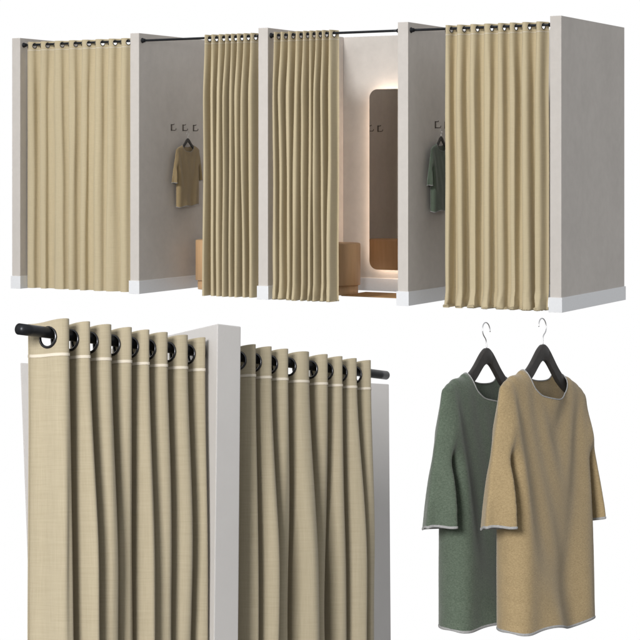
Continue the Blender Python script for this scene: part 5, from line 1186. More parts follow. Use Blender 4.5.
5,165,161,167,3,5,164,167,150,1,1,2,4,4,4,4,5,165,3,5,162,164,152,153,1,1,2,4,4,3,5,154,5,2,164,6,160,164,151,2,
1,3,3,5,4,1,4,3,2,158,161,3,156,3,3,152,4,1,4,153,154,161,156,153,4,4,150,1,4,3,4,160,1,154,158,1,158,154,154,4,
160,1,158,161,4,1,4,4,157,1,158,155,155,155,160,1,3,4,158,4,4,160,4,3,157,156,153,1,4,4,3,162,1,157,1,160,157,157,4,154,
161,4,4,3,4,4,159,1,158,158,1,3,5,5,156,160,4,2,4,4,4,1,160,156,1,164,160,3,5,156,159,5,158,159,4,4,4,1,162,155,
1,166,162,5,3,155,158,163,5,158,1,4,4,4,4,5,154,168,164,3,5,154,157,164,165,1,158,4,4,4,4,4,1,154,1,169,166,3,4,158,
166,3,4,4,3,166,4,162,155,1,169,166,3,4,158,157,3,4,4,3,166,166,4,150,158,3,4,155,159,1,4,4,3,3,166,155,1,169,166,4,
3,154,157,157,4,3,4,4,166,166,154,1,3,4,5,157,3,2,3,167,166,153,1,169,166,4,3,153,156,156,4,3,4,4,166,166,153,1,169,166,
3,4,152,155,156,5,3,3,4,3,166,4,153,2,2,4,152,156,156,166,4,167,165,4,2,164,160,4,154,2,2,5,5,5,5,4,3,149,156,164,
3,1,4,165,4,3,154,158,158,165,163,3,159,155,4,4,3,3,156,159,1,160,163,161,4,156,4,4,2,157,4,157,160,2,159,4,155,4,3,159,
160,161,2,160,2,2,2,158,158,160,4,156,4,3,3,4,4,151,157,3,154,157,3,4,152,157,157,4,3,3,3,4,153,153,149,155,3,4,1,157,
4,4,3,5,157,4,153,148,153,1,160,4,1,2,5,3,4,157,4,153,4,146,4,158,1,1,157,149,1,4,1,4,4,3,4,5,154,150,149,1,
5,1,158,160,157,4,3,3,152,4,143,4,3,4,1,156,146,1,4,3,4,151,146,4,4,4,4,3,1,155,143,1,4,150,144,3,4,3,4,141,
3,1,155,4,3,144,4,2,150,5,3,141,4,5,154,137,140,158,154,4,1,141,5,3,151,1,4,4,154,137,1,154,3,4,154,4,136,4,4,1,
1,154,133,1,131,133,5,1,5,151,133,132,4,1,4,1,155,4,3,3,150,3,126,3,4,3,130,129,4,1,155,158,154,3,150,131,129,1,127,4,
4,1,154,4,3,3,149,5,123,3,3,3,128,1,153,126,2,5,148,128,4,3,4,125,2,152,2,6,125,2,125,127,6,150,5,127,3,4,154,2,
123,1,158,155,3,4,123,126,126,4,5,3,4,153,154,123,1,125,3,5,122,124,5,152,4,2,4,4,4,1,156,1,117,124,3,5,120,124,6,153,
2,4,124,3,4,2,157,4,2,157,3,3,119,2,2,3,3,122,1,2,5,156,2,154,4,3,4,2,3,2,3,2,155,2,3,154,3,4,3,2,
3,2,3,2,154,151,2,3,4,152,152,3,3,3,2,4,3,154,151,5,2,151,150,1,4,3,1,145,151,149,3,3,2,2,3,149,3,2,149,146,
2,3,146,146,3,2,3,2,3,142,147,145,2,144,3,2,1,139,1,144,143,4,1,3,4,1,3,143,3,138,143,140,2,4,3,2,141,3,3,3,
2,137,3,139,2,1,139,3,132,4,138,3,2,134,4,2,1,129,4,133,3,2,2,132,3,2,4,132,2,3,129,129,3,2,3,2,3,126,128,2,
2,1,2,128,3,3,5,4,129,4,2,127,126,2,3,2,3,77,121,125,2,79,76,85,5,79,83,2,5,2,126,3,4,4,3,4,121,4,78,85,
2,4,81,85,2,125,4,2,4,120,4,4,79,87,2,4,83,87,2,124,4,2,3,119,82,92,3,4,3,3,84,88,1,5,3,2,123,121,4,4,
2,4,87,3,89,4,1,3,4,3,91,121,119,1,84,90,4,124,4,4,4,122,4,4,3,5,85,1,3,120,89,1,1,87,2,1,3,1,88,95,
3,3,96,100,4,2,2,2,4,4,4,96,92,99,1,2,4,2,3,1,1,94,101,3,4,4,2,4,2,1,5,5,95,5,2,4,5,5,3,5,
4,5,97,97,1,3,5,3,1,4,4,3,5,92,97,7,6,3,92,3,2,1,6,6,4,80,5,3,5,89,97,2,4,2,4,93,4,5,4,2,
81,82,7,92,3,89,4,3,95,5,4,2,3,81,83,2,4,87,92,6,6,3,4,3,4,4,4,83,85,3,2,4,88,3,84,6,6,4,87,85,
5,4,5,1,1,6,4,89,84,5,5,89,1,2,87,88,3,2,3,1,88,1,87,3,3,3,1,87,1,84,2,5,6,6,70,4,4,85,85,1,
70,2,95,90,2,65,4,67,71,2,3,91,1,1,5,71,5,2,94,92,66,4,67,71,6,1,5,73,5,4,4,1,3,1,68,73,98,94,69,4,
93,97,1,4,72,97,70,75,4,1,68,96,3,91,93,74,3,2,4,2,73,76,71,3,93,95,74,2,96,71,5,72,74,93,93,94,4,2,3,76,
3,2,2,4,70,71,5,5,2,92,93,5,95,1,3,1,3,3,1,3,4,5,92,92,92,89,2,1,3,3,1,89,86,1,2,65,3,1,3,5,
5,55,2,63,3,4,7,57,59,7,2,5,7,67,4,4,3,4,2,64,2,5,2,5,2,55,57,57,5,7,69,4,4,4,5,4,2,4,2,2,
64,5,1,6,3,67,5,47,4,1,4,4,3,5,2,65,49,46,3,3,67,6,4,2,43,4,3,1,1,1,4,2,5,69,5,2,5,6,71,3,
4,2,69,5,2,3,6,3,3,2,72,2,3,2,3,3,1,68,69,3,60,4,25,4,52,3,5,1,24,4,5,2,3,6,3,3,59,54,5,5,
4,5,2,2,54,55,50,5,3,5,53,5,2,2,3,1,53,2,53,51,48,1,7,2,44,42,23,20,2,17,3,2,4,18,3,2,3,3,3,2,
2,15,20,3,3,3,3,2,20,2,21,2,3,2,3,24,1,3,4,1,44,47,3,4,22,4,18,14,4,1,44,2,44,20,5,4,44,48,5,44,
3,3,3,23,4,5,2,43,39,2,3,21,17,3,1,24,26,23,5,3,5,2,43,47,4,5,2,5,4,1,4,3,3,43,4,2,46,2,3,3,
3,6,3,3,4,2,2,3,3,2,3,44,2,1,50,47,5,44,2,3,6,6,4,3,6,3,66,70,40,4,3,4,4,4,4,3,2,6,2,66,
69,46,47,4,2,5,67,67,4,43,3,2,45,40,3,47,4,2,4,5,64,4,4,3,3,44,39,71,2,44,43,4,2,4,71,4,2,2,44,40,
46,3,46,43,4,2,4,4,76,72,2,4,44,40,74,4,4,2,72,75,48,48,47,6,2,6,5,74,78,75,5,3,3,51,46,6,4,1,70,53,
4,1,73,76,6,2,4,5,5,5,2,3,3,2,6,1,4,4,2,4,3,70,73,2,71,2,3,2,3,73,68,65,1,3,5,3,65,1,3,6,
1,2,6,5,3,65,62,1,3,2,68,4,4,6,5,1,1,5,4,1,1,5,70,62,5,1,2,3,68,5,4,71,68,5,1,5,1,2,5,73,
5,6,69,1,5,5,1,2,5,71,5,4,74,6,1,5,1,3,5,6,77,67,5,2,6,3,5,1,6,1,5,5,1,76,6,5,78,76,2,5,
114,120,4,6,3,4,3,4,5,77,2,4,3,4,4,1,3,2,73,110,112,77,76,3,5,1,4,4,70,4,2,71,67,111,114,3,3,4,4,4,
2,2,2,71,67,113,115,73,72,2,4,5,4,113,3,3,3,5,77,6,1,4,1,4,1,1,5,5,1,4,115,3,1,5,2,3,3,3,3,3,
2,2,2,1,117,2,3,127,123,2,2,4,3,1,123,3,3,5,1,2,2,3,2,124,127,2,4,4,3,4,3,4,3,5,2,123,127,3,2,122,
2,3,2,3,4,3,124,126,5,2,3,4,2,1,2,2,129,126,3,2,1,4,1,3,3,1,124,128,3,1,3,2,2,1,3,1,125,131,129,1,
3,135,3,2,2,131,136,3,2,138,3,2,3,3,2,2,144,3,2,2,3,2,138,141,3,1,145,2,3,2,141,145,3,1,147,150,151,3,3,3,
1,1,2,1,148,153,2,1,3,2,2,1,5,2,161,1,2,2,5,161,165,114,109,3,2,3,5,113,111,4,1,4,1,1,114,3,5,161,165,111,
106,3,111,5,4,4,1,3,1,5,114,161,165,112,107,3,5,3,113,5,4,1,165,5,5,4,116,109,4,1,160,164,3,114,1,4,117,116,1,5,
3,1,5,119,116,112,4,1,160,163,4,6,119,5,5,115,2,4,2,116,112,4,2,2,119,159,162,4,4,117,113,4,117,119,5,3,2,120,5,4,
159,163,121,3,5,3,163,1,4,168,4,4,1,126,3,3,123,3,4,126,123,121,169,2,3,3,123,170,3,3,4,1,3,123,121,2,1,126,3,168,
172,3,3,4,3,122,120,2,1,125,128,170,174,3,3,4,4,124,122,5,125,3,1,2,129,171,175,4,5,4,1,4,126,129,127,4,1,4,5,5,
131,4,1,170,174,130,128,5,1,4,3,5,3,3,1,1,4,1,170,173,4,5,133,1,4,135,133,5,1,4,1,1,140,170,3,3,4,6,2,6,
174,1,5,140,140,4,2,172,2,144,140,136,4,4,4,5,2,5,3,4,141,141,4,1,2,6,1,166,168,4,1,145,2,4,145,144,5,1,4,5,
6,1,4,164,166,4,1,7,3,4,149,148,151,2,4,3,5,1,163,3,153,150,5,6,5,2,165,155,4,154,3,3,4,1,2,156,4,6,2,4,
5,6,163,167,159,157,155,4,2,158,1,6,160,5,5,161,5,5,6,5,5,164,4,5,163,159,4,1,1,168,155,4,4,4,5,4,165,3,5,157,
161,169,164,4,1,1,169,155,4,4,4,4,165,3,5,169,164,154,4,5,1,169,151,4,4,1,5,3,4,3,5,153,157,169,164,4,1,1,151,4,
4,4,4,169,4,164,3,4,168,164,1,168,4,148,151,3,151,5,4,164,167,163,3,4,2,149,152,1,168,4,6,151,2,6,4,163,166,164,4,2,
148,150,2,165,4,6,2,166,165,6,2,4,2,3,4,3,4,1,4,1,144,172,150,1,150,3,172,3,172,168,4,4,5,4,170,172,3,5,4,1,
1,174,4,166,4,4,5,4,172,5,147,151,174,171,3,4,1,1,176,4,145,4,4,5,4,174,3,5,176,173,4,1,1,178,141,4,4,4,5,4,
175,3,5,143,178,175,4,1,1,179,4,4,4,5,4,175,3,141,145,179,174,5,4,1,4,179,4,4,4,1,1,174,139,143,178,174,3,4,4,178,
3,4,139,4,4,173,4,139,143,177,173,3,1,177,3,4,139,173,139,4,4,172,177,3,3,1,175,170,140,141,4,3,170,3,3,176,172,1,173,145,
143,4,3,168,139,143,172,168,3,3,1,171,144,4,3,166,3,3,145,170,168,1,169,165,149,147,4,3,164,143,147,169,3,3,1,167,163,161,148,149,
4,3,162,145,149,3,3,1,165,158,153,4,3,158,164,159,3,3,1,161,157,152,153,4,3,156,3,3,1,159,153,154,157,154,4,4,3,3,3,159,
155,1,153,159,4,157,3,152,3,3,1,155,149,4,3,4,155,158,155,151,3,4,1,1,155,3,158,159,4,4,4,3,4,155,151,1,1,155,2,158,
162,159,4,4,150,3,3,156,152,1,153,159,162,160,4,3,147,3,3,154,148,1,149,2,146,163,2,3,158,1,2,164,3,4,153,149,147,4,3,148,
162,164,153,149,3,3,1,151,147,145,165,4,3,146,162,164,3,3,1,149,143,165,165,4,3,144,3,3,162,149,145,1,147,143,168,4,3,142,162,164,
147,3,3,1,3,145,141,139,2,1,165,140,162,164,3,3,4,143,139,137,165,4,3,4,162,164,3,4,1,4,1,143,3,139,136,3,1,164,4,161,
163,3,4,4,1,143,3,136,163,163,4,4,4,3,4,143,139,1,1,143,2,166,143,3,5,161,4,5,4,4,4,158,160,141,137,1,1,145,2,5,
142,3,4,5,4,156,158,4,4,1,5,147,2,145,3,5,158,147,1,157,4,1,156,141,4,4,1,149,2,4,3,5,160,146,4,5,4,152,154,4,
4,1,1,151,2,3,5,151,153,4,5,4,150,152,4,4,1,5,153,2,151,3,150,5,1,151,4,1,155,4,4,151,147,1,2,4,5,155,3,4,
1,149,5,4,146,148,153,149,4,4,4,1,4,157,2,3,5,5,5,4,144,146,155,151,4,4,3,5,159,2,157,3,156,5,4,1,1,161,4,4,
142,144,157,153,4,5,2,4,159,4,161,158,3,4,1,143,1,162,143,147,3,1,3,3,3,162,4,3,5,3,158,155,143,147,1,1,162,3,4,3,
143,3,5,3,158,155,143,147,1,1,162,2,3,144,5,143,4,5,4,4,5,140,160,156,1,4,164,160,160,4,1,146,1,3,2,5,3,140,138,140,
2,1,168,142,4,4,4,2,4,165,3,3,168,165,1,168,143,146,1,144,4,2,3,3,3,168,165,3,145,148,146,4,168,2,3,3,168,1,168,164,
147,150,4,2,3,165,3,3,165,1,149,152,1,168,3,3,3,168,165,4,3,151,154,2,1,168,2,3,3,168,165,4,3,153,156,2,1,168,3,3,
168,164,4,3,155,158,2,1,167,3,3,3,167,4,3,162,160,157,160,2,1,158,166,4,3,3,162,4,3,159,162,2,4,164,4,159,3,3,164,160,
1,162,160,163,1,160,4,4,3,3,3,162,3,154,160,163,160,4,160,4,155,3,3,156,1,158,160,163,1,160,4,4,3,3,3,158,154,3,160,163,
2,1,160,156,4,3,156,152,3,4,3,150,148,2,1,154,3,154,150,3,4,3,160,163,2,160,4,152,146,3,3,152,148,1,149,160,163,4,3,145,
3,3,150,146,1,148,160,163,1,160,3,3,3,148,144,4,4,160,163,2,5,3,4,147,4,143,4,3,144,140,1,160,163,2,5,1,159,147,4,4,
4,3,144,140,4,4,160,163,2,5,3,159,4,147,4,4,3,140,1,142,160,163,1,146,3,3,3,141,4,158,1,161,2,144,143,2,146,157,157,5,
3,3,3,4,146,142,145,2,1,5,156,160,3,5,155,4,4,4,4,4,154,144,140,1,1,148,2,154,158,3,5,153,4,5,4,150,4,4,146,142,
1,2,148,151,155,3,5,1,5,1,152,4,4,148,144,4,5,2,4,150,149,153,3,5,4,149,4,1,4,154,4,4,150,146,1,1,152,148,152,3,
5,147,4,5,4,156,4,4,144,152,148,1,154,150,3,5,145,4,5,1,158,142,144,154,150,4,4,1,4,156,144,3,5,143,4,5,1,4,4,4,
140,142,156,152,1,1,160,146,3,5,141,4,5,162,138,140,158,154,4,4,1,1,4,160,140,3,4,1,139,5,159,156,162,2,2,4,3,136,140,3,
3,4,2,159,157,162,2,3,4,138,142,3,3,3,3,159,157,2,1,163,2,140,144,3,3,4,159,157,146,4,163,3,142,3,3,1,163,159,157,147,
150,2,3,160,148,163,160,3,3,4,1,3,159,157,2,1,163,146,150,3,3,4,163,159,157,2,1,2,3,160,148,152,3,3,4,3,159,157,2,1,
163,2,150,154,3,3,4,163,159,157,2,3,159,156,152,3,4,4,1,4,3,4,159,156,3,1,163,3,156,160,3,4,4,3,4,159,156,162,3,3,
154,156,160,3,5,4,163,4,4,3,152,160,156,2,4,153,156,2,3,2,2,159,157,153,1,2,157,1,2,150,3,4,3,156,154,2,1,160,3,3,
148,3,4,3,152,151,154,2,1,158,4,3,150,3,4,3,152,150,2,156,4,151,4,1,147,4,1,154,150,147,151,153,2,1,3,4,1,149,4,3,
148,145,2,1,4,152,4,3,148,150,3,3,146,2,1,151,150,4,3,148,150,146,3,4,3,1,151,148,4,3,148,150,148,3,4,3,2,1,146,4,
3,148,150,142,3,4,3,2,1,4,144,4,148,144,3,3,4,2,5,143,139,1,150,4,143,4,4,5,143,4,141,3,5,149,144,141,1,148,4,1,
145,4,4,5,4,144,3,5,151,146,143,1,146,1,148,4,4,4,5,2,4,145,149,148,145,3,5,4,1,1,4,143,146,4,4,5,150,4,148,3,
5,4,1,1,152,4,139,144,4,4,5,4,150,141,145,152,149,3,5,4,1,1,154,4,139,4,4,5,4,152,3,5,154,151,4,1,1,156,4,135,
4,4,5,4,154,137,141,156,153,3,5,4,1,1,158,4,135,4,4,5,4,156,3,5,158,155,4,1,4,1,160,131,4,4,4,4,156,156,153,134,
3,1,134,1,160,134,3,4,4,3,4,4,156,153,1,158,133,3,3,131,3,4,154,134,137,1,2,152,151,136,138,2,135,1,154,137,3,4,3,151,
3,3,154,151,1,3,154,150,139,142,2,151,3,3,4,1,154,148,144,4,3,151,138,142,154,151,3,3,1,154,149,143,144,4,3,151,3,3,1,3,
154,147,148,2,1,151,3,153,151,3,4,3,2,1,154,3,3,144,148,154,151,4,3,149,2,1,154,2,3,3,154,151,4,154,153,2,3,151,3,147,
151,154,151,3,4,1,154,2,3,151,3,3,149,153,154,151,4,1,3,150,1,155,4,154,3,151,155,154,151,3,3,3,149,147,157,2,1,153,4,154,
153,3,3,4,3,147,145,162,2,1,151,4,156,160,147,3,3,4,3,149,145,143,161,2,1,144,158,161,3,3,4,3,147,141,166,2,142,3,160,163,
147,143,3,4,1,145,141,164,166,4,3,140,3,3,1,143,137,166,169,168,4,3,138,3,3,143,139,1,141,137,171,2,1,3,136,165,169,3,3,4,
3,139,133,2,134,3,171,167,139,135,4,4,1,4,3,4,134,1,172,4,138,171,175,138,3,4,4,3,4,131,3,1,138,4,3,170,174,138,134,3,
4,4,133,4,1,3,169,137,5,1,168,172,135,133,2,1,168,169,2,2,134,3,1,4,5,168,1,167,141,166,138,134,4,4,4,5,142,4,140,3,
4,4,1,1,143,139,136,5,1,160,163,2,3,141,5,3,4,5,141,4,4,5,160,162,4,4,145,2,4,4,4,3,5,146,3,1,5,157,160,144,
140,4,4,147,3,145,5,3,3,145,4,4,149,4,5,145,142,5,1,154,157,4,148,4,4,5,150,147,4,3,1,5,152,153,156,4,4,4,5,4,
150,3,152,4,4,1,1,154,149,146,5,1,150,153,4,5,4,152,150,5,1,4,1,4,1,156,4,1,149,151,5,4,154,155,152,5,1,1,151,1,
158,4,1,147,149,4,4,2,4,157,154,5,1,1,5,5,4,1,144,147,159,4,157,4,3,4,5,160,4,162,4,4,143,146,158,4,4,3,5,5,
160,3,5,159,4,1,1,164,141,144,4,4,4,5,4,162,3,4,164,4,1,1,166,5,1,138,141,4,5,4,164,4,4,163,4,1,1,168,5,1,
136,139,4,5,2,4,167,1,5,4,1,4,1,165,161,4,1,134,137,5,170,2,4,5,1,1,137,1,133,136,168,163,3,5,4,5,172,4,170,168,
4,1,4,1,4,1,174,4,1,131,133,5,4,172,173,170,5,1,4,1,133,1,176,4,1,128,131,4,4,3,4,172,168,3,1,4,1,176,4,1,
127,130,3,4,171,172,168,1,175,3,1,127,131,1,131,4,2,171,166,2,1,129,131,168,166,2,1,129,131,167,165,3,4,131,3,3,169,2,164,131,
165,3,4,169,165,4,1,3,168,131,133,132,4,3,162,3,3,128,131,167,164,1,164,134,2,161,131,3,165,161,4,1,127,130,4,3,164,131,2,158,
163,159,4,1,4,1,161,131,133,2,1,3,157,160,157,4,1,4,159,2,131,133,155,3,159,155,4,1,127,130,4,3,157,131,133,2,153,131,3,3,
3,128,131,157,153,4,2,131,134,155,4,3,4,3,3,128,131,155,151,3,153,132,135,2,148,131,3,152,148,4,1,4,150,132,134,2,146,131,3,150,
147,4,1,4,148,131,133,2,145,3,4,149,145,4,1,3,147,2,131,133,143,3,4,147,143,4,1,3,145,2,131,133,141,3,4,144,141,4,1,130,
3,143,2,133,139,3,4,142,138,4,1,127,130,3,2,131,141,4,3,4,140,136,4,1,127,130,3,139,133,2,135,131,3,128,131,140,135,3,3,4,
131,137,2,3,136,132,4,1,130,4,135,131,133,2,132,131,3,134,131,4,1,127,130,4,131,133,134,2,134,4,133,130,4,1,3,4,5,3,134,2,
133,131,1,2,135,131,5,1,126,130,132,132,131,2,1,133,134,132,2,133,135,2,131,4,135,134,1,4,3,133,2,130,127,139,2,3,137,3,4,1,
4,138,140,134,3,2,4,138,131,1,4,3,2,133,132,3,139,3,133,4,1,4,134,130,127,141,2,132,141,3,4,1,4,134,130,127,145,2,131,143,
3,4,1,143,4,133,3,2,144,3,4,1,140,144,4,133,2,131,145,3,4,1,141,145,4,133,3,2,146,3,3,143,147,3,4,130,128,148,4,134,
3,3,144,148,3,3,1,130,128,133,2,131,3,4,1,144,4,133,130,127,152,2,131,150,3,4,1,4,133,130,127,2,131,152,3,4,1,4,133,127,
155,157,2,131,4,154,131,1,4,155,3,133,2,131,3,4,156,133,4,1,152,3,133,2,159,161,3,3,158,3,131,1,4,158,4,133,3,2,131,160,
3,134,4,1,156,4,127,162,164,133,3,2,162,3,4,1,163,4,133,3,2,131,164,3,1,4,161,4,130,127,3,1,161,165,134,3,3,164,3,131,
5,1,4,132,1,4,1,160,164,164,133,4,1,165,132,130,2,1,163,166,3,1,165,167,131,2,163,3,4,1,164,3,4,164,4,135,131,4,1,139,
5,4,137,5,1,166,162,3,3,3,137,133,140,3,4,4,3,4,1,158,162,3,4,4,162,138,134,141,3,4,141,139,4,1,162,158,3,4,162,4,
139,135,4,1,143,3,5,4,3,143,5,1,160,164,4,4,5,160,141,137,1,4,145,3,4,4,143,5,1,3,3,158,3,139,158,161,146,3,4,4,
3,146,144,4,1,3,4,158,159,162,147,3,4,3,4,147,145,4,1,158,3,3,4,4,158,161,148,3,3,4,148,146,4,1,154,158,3,3,158,3,
149,2,4,4,150,147,4,1,3,3,158,3,151,3,148,4,3,151,148,4,1,158,154,4,152,4,5,148,4,1,3,4,4,4,150,5,1,156,160,3,
4,156,4,3,151,146,4,154,3,5,4,3,155,155,153,3,5,4,4,154,4,153,149,4,156,3,5,4,4,153,157,3,5,3,4,4,4,5,151,158,
5,4,158,156,4,1,150,155,3,4,150,4,3,4,157,160,5,4,149,153,3,4,3,4,148,4,155,5,1,147,162,3,5,4,162,160,5,1,3,4,
4,160,1,4,142,145,164,3,5,4,5,1,3,4,144,4,142,158,3,4,166,3,5,4,3,4,167,165,3,4,142,4,164,5,1,168,4,5,3,141,
144,2,4,141,4,168,164,4,1,168,4,5,3,140,143,2,2,4,166,168,5,1,5,139,141,2,1,141,4,3,1,146,4,166,163,160,4,2,162,3,
4,1,143,146,4,165,162,4,1,165,3,4,4,1,142,145,3,3,165,162,4,1,165,4,4,4,4,1,141,144,3,2,161,158,164,3,4,4,1,141,
144,3,2,159,156,162,4,3,4,162,158,4,1,141,144,3,3,4,1,161,4,144,158,154,4,1,140,143,3,3,3,4,161,4,4,3,155,5,1,139,
142,3,158,4,1,161,4,142,3,4,1,138,141,4,161,158,1,4,161,4,3,4,141,3,158,154,4,1,137,140,3,161,158,4,1,161,158,140,3,4,
1,136,140,4,160,157,154,4,2,4,141,4,1,137,141,3,2,156,153,158,4,142,159,4,1,138,142,3,2,154,151,156,4,152,3,3,4,1,139,143,
4,152,149,154,4,2,3,4,1,140,144,4,152,150,147,4,2,4,4,1,141,145,3,2,144,146,150,4,146,146,3,150,146,4,1,4,148,149,4,2,
4,3,144,148,149,145,3,3,2,144,149,146,4,3,4,147,143,4,1,3,2,141,138,152,144,3,4,150,3,4,1,146,150,2,140,137,143,3,140,3,
152,3,4,1,148,152,4,142,138,135,2,142,5,154,4,1,150,153,4,4,2,137,3,3,5,3,152,156,145,144,4,3,4,6,2,1,149,153,3,2,
147,153,3,149,147,4,1,4,149,2,154,156,4,146,3,149,146,4,1,4,3,148,156,158,2,145,155,3,148,145,4,1,4,148,156,158,157,4,3,145,
147,145,4,1,152,156,1,147,157,159,2,145,3,147,145,4,1,4,2,160,147,4,3,4,147,144,4,1,154,158,3,146,2,160,143,3,4,146,144,4,
1,3,2,162,164,145,4,3,4,145,142,4,1,3,164,166,144,4,2,164,3,144,141,4,1,4,166,168,143,4,2,3,166,143,140,4,1,4,3,4,
166,3,166,169,143,3,4,4,143,141,4,1,3,4,3,166,169,144,3,3,3,144,142,4,1,162,166,4,145,4,166,3,166,169,3,143,3,145,143,4,
1,4,146,4,166,3,166,169,3,3,144,4,146,144,4,1,162,166,4,3,147,167,3,165,168,3,3,145,4,4,147,145,4,1,3,3,166,3,166,169,
148,3,4,4,148,4,1,3,149,4,166,3,146,142,166,169,3,3,147,3,147,4,1,162,4,151,4,166,4,4,1,4,149,5,4,152,5,1,163,3,
4,3,149,145,164,167,152,3,3,3,150,4,1,4,4,4,165,4,4,1,161,164,154,5,4,154,152,5,1,3,4,4,4,1,159,162,156,3,5,4,
156,154,5,1,3,158,4,4,3,2,156,160,156,5,5,158,155,6,1,160,164,1,3,161,159,4,158,157,1,3,1,4,3,156,157,3,153,149,157,3,
154,4,3,4,1,157,4,157,4,4,154,150,3,3,3,4,154,158,3,4,3,3,4,4,155,152,158,2,3,4,4,1,153,3,3,3,157,160,160,3,
157,4,3,1,4,158,4,4,4,157,153,160,3,158,3,3,158,4,1,159,155,4,162,4,5,4,1,4,160,4,3,162,1,5,160,4,164,4,5,160,
156,4,1,152,156,4,162,4,3,5,1,4,166,4,5,162,158,1,4,151,155,3,4,4,4,5,1,154,3,4,4,164,160,4,1,150,154,168,3,5,
4,3,5,1,153,157,4,4,4,166,162,4,1,3,169,4,1,155,158,4,3,166,4,4,166,162,4,1,154,3,4,1,155,158,169,4,3,154,3,4,
1,151,155,4,3,1,4,159,169,4,4,166,162,1,4,152,154,3,3,4,1,154,169,4,4,5,4,1,2,4,2,4,158,169,4,3,4,166,161,1,
4,151,153,3,3,4,1,153,169,4,4,4,166,162,4,1,149,152,3,3,4,1,152,155,169,165,5,4,4,2,148,152,2,168,2,165,161,154,156,4,
164,167,4,4,4,2,2,4,1,5,158,153,2,168,5,4,165,160,5,1,150,154,3,167,4,2,163,3,167,163,4,1,152,156,4,3,165,5,2,160,
164,160,4,4,2,153,157,4,2,2,160,2,159,156,164,3,4,4,3,1,3,4,4,157,1,154,1,160,4,1,1,154,161,4,157,153,4,1,149,4,
160,3,160,157,4,1,157,4,152,3,4,1,4,160,161,157,4,1,4,3,157,151,3,4,158,3,4,3,1,150,154,160,3,157,3,149,3,153,4,4,
161,4,5,3,5,147,151,162,159,4,158,4,3,3,4,4,160,157,155,146,149,2,156,3,146,156,4,1,4,159,4,4,144,147,3,155,3,3,159,155,
1,4,4,158,4,4,3,155,3,4,158,4,1,3,1,5,158,140,143,3,5,3,154,1,4,4,1,1,158,136,137,154,149,3,4,4,4,4,154,4,
3,1,157,5,4,151,134,138,4,3,3,3,3,5,4,158,4,5,129,131,4,4,4,155,4,3,3,3,156,4,157,129,132,2,155,4,129,157,1,4,
128,3,1,5,157,154,150,2,154,4,3,3,124,155,3,4,156,126,129,2,153,3,126,156,4,1,125,4,156,5,5,3,152,3,2,5,2,121,4,156,
4,2,4,6,121,125,4,154,2,4,2,6,5,4,3,4,155,150,4,1,119,123,3,3,155,4,1,156,158,4,5,4,4,1,119,122,4,156,3,158,
156,5,1,4,160,6,121,5,4,1,116,120,4,157,159,157,2,5,2,4,159,122,124,2,2,4,122,160,158,4,1,3,5,1,1,158,5,3,2,156,
153,3,1,3,1,3,152,3,1,157,155,152,1,3,1,3,1,3,151,148,3,4,1,155,4,154,151,1,5,1,2,151,148,3,4,153,4,3,2,2,
3,149,149,147,4,1,4,3,1,150,1,3,146,143,3,1,149,3,1,3,1,3,1,144,145,142,3,146,2,1,4,143,4,143,140,3,3,144,141,2,
1,144,1,141,140,137,3,1,1,3,144,4,1,1,3,139,139,136,3,2,141,1,134,140,136,1,3,136,2,1,3,132,133,131,4,1,3,133,1,3,
133,129,3,1,132,3,1,3,1,3,1,128,125,3,1,4,3,131,130,127,1,2,127,2,5,129,3,3,1,3,1,79,126,122,4,3,81,3,2,76,
79,128,126,5,128,5,2,80,83,2,125,125,81,2,4,2,76,81,4,127,83,85,2,124,127,123,83,2,4,2,79,83,4,126,85,87,2,123,87,3,
126,123,4,1,81,84,4,2,86,88,125,4,124,120,3,1,83,4,1,3,86,89,1,4,88,124,124,4,87,3,124,120,87,91,1,3,5,1,5,4,
83,120,4,118,1,2,87,82,1,3,2,2,3,1,95,1,91,96,2,3,4,1,3,2,96,4,93,2,4,4,2,4,2,4,3,97,5,4,2,3,
94,98,4,2,1,95,92,1,4,3,2,4,5,2,5,1,93,2,5,5,2,5,3,93,97,2,6,93,4,5,1,4,89,7,5,5,1,4,80,77,
6,1,96,92,4,94,6,4,93,90,2,2,2,7,85,4,4,89,1,92,5,5,3,6,2,6,90,85,4,4,1,89,4,2,3,4,1,6,88,92,
6,87,3,4,5,86,4,6,85,4,1,5,92,3,3,3,4,5,5,2,1,5,87,4,2,87,5,4,89,4,2,4,2,3,85,3,90,2,2,2,
3,3,3,85,84,1,3,4,63,6,2,89,91,6,5,6,90,86,4,2,2,63,67,4,4,95,6,92,4,5,2,5,2,96,2,3,64,67,5,4,
1,4,6,3,100,3,2,4,65,68,94,92,5,1,99,3,4,3,4,101,66,70,3,4,3,5,4,93,90,3,1,4,2,5,69,73,2,2,97,3,
3,4,92,2,2,69,72,97,4,91,2,3,1,5,5,92,5,70,68,3,2,3,5,97,4,4,92,3,5,3,2,2,3,4,2,95,95,5,89,87,
1,3,2,2,3,92,84,5,5,70,1,2,7,55,60,3,5,67,70,67,4,3,4,5,4,7,3,71,2,2,55,59,4,69,71,69,5,3,4,52,
55,4,7,2,73,53,57,2,2,71,67,2,5,4,67,4,4,5,5,72,2,48,53,3,2,73,69,3,6,67,5,4,4,7,74,7,1,43,42,1,
2,5,5,4,75,71,4,71,3,6,6,4,74,1,1,3,72,76,71,4,3,1,4,4,76,3,1,1,74,71,3,69,3,2,55,1,24,1,57,6,
4,5,4,5,3,5,19,25,5,5,54,50,1,2,5,3,5,5,59,5,53,3,1,2,57,3,3,1,2,3,6,4,51,49,49,2,49,1,46,1,
24,4]
SX, SY, SZ = .79 * .95, .79, .80
def undelta(seq):
    p = 0
    out = []
    for q in seq:
        p += q
        out.append(p)
    return out
vx, vy, vz = (undelta(_v[k * SHV:(k + 1) * SHV]) for k in range(3))
def slim(x):
    # the sleeves hang close to the body
    a = abs(x)
    return x if a < .235 else math.copysign(.235 + (a - .235) * (.56 if x > 0 else .84), x)
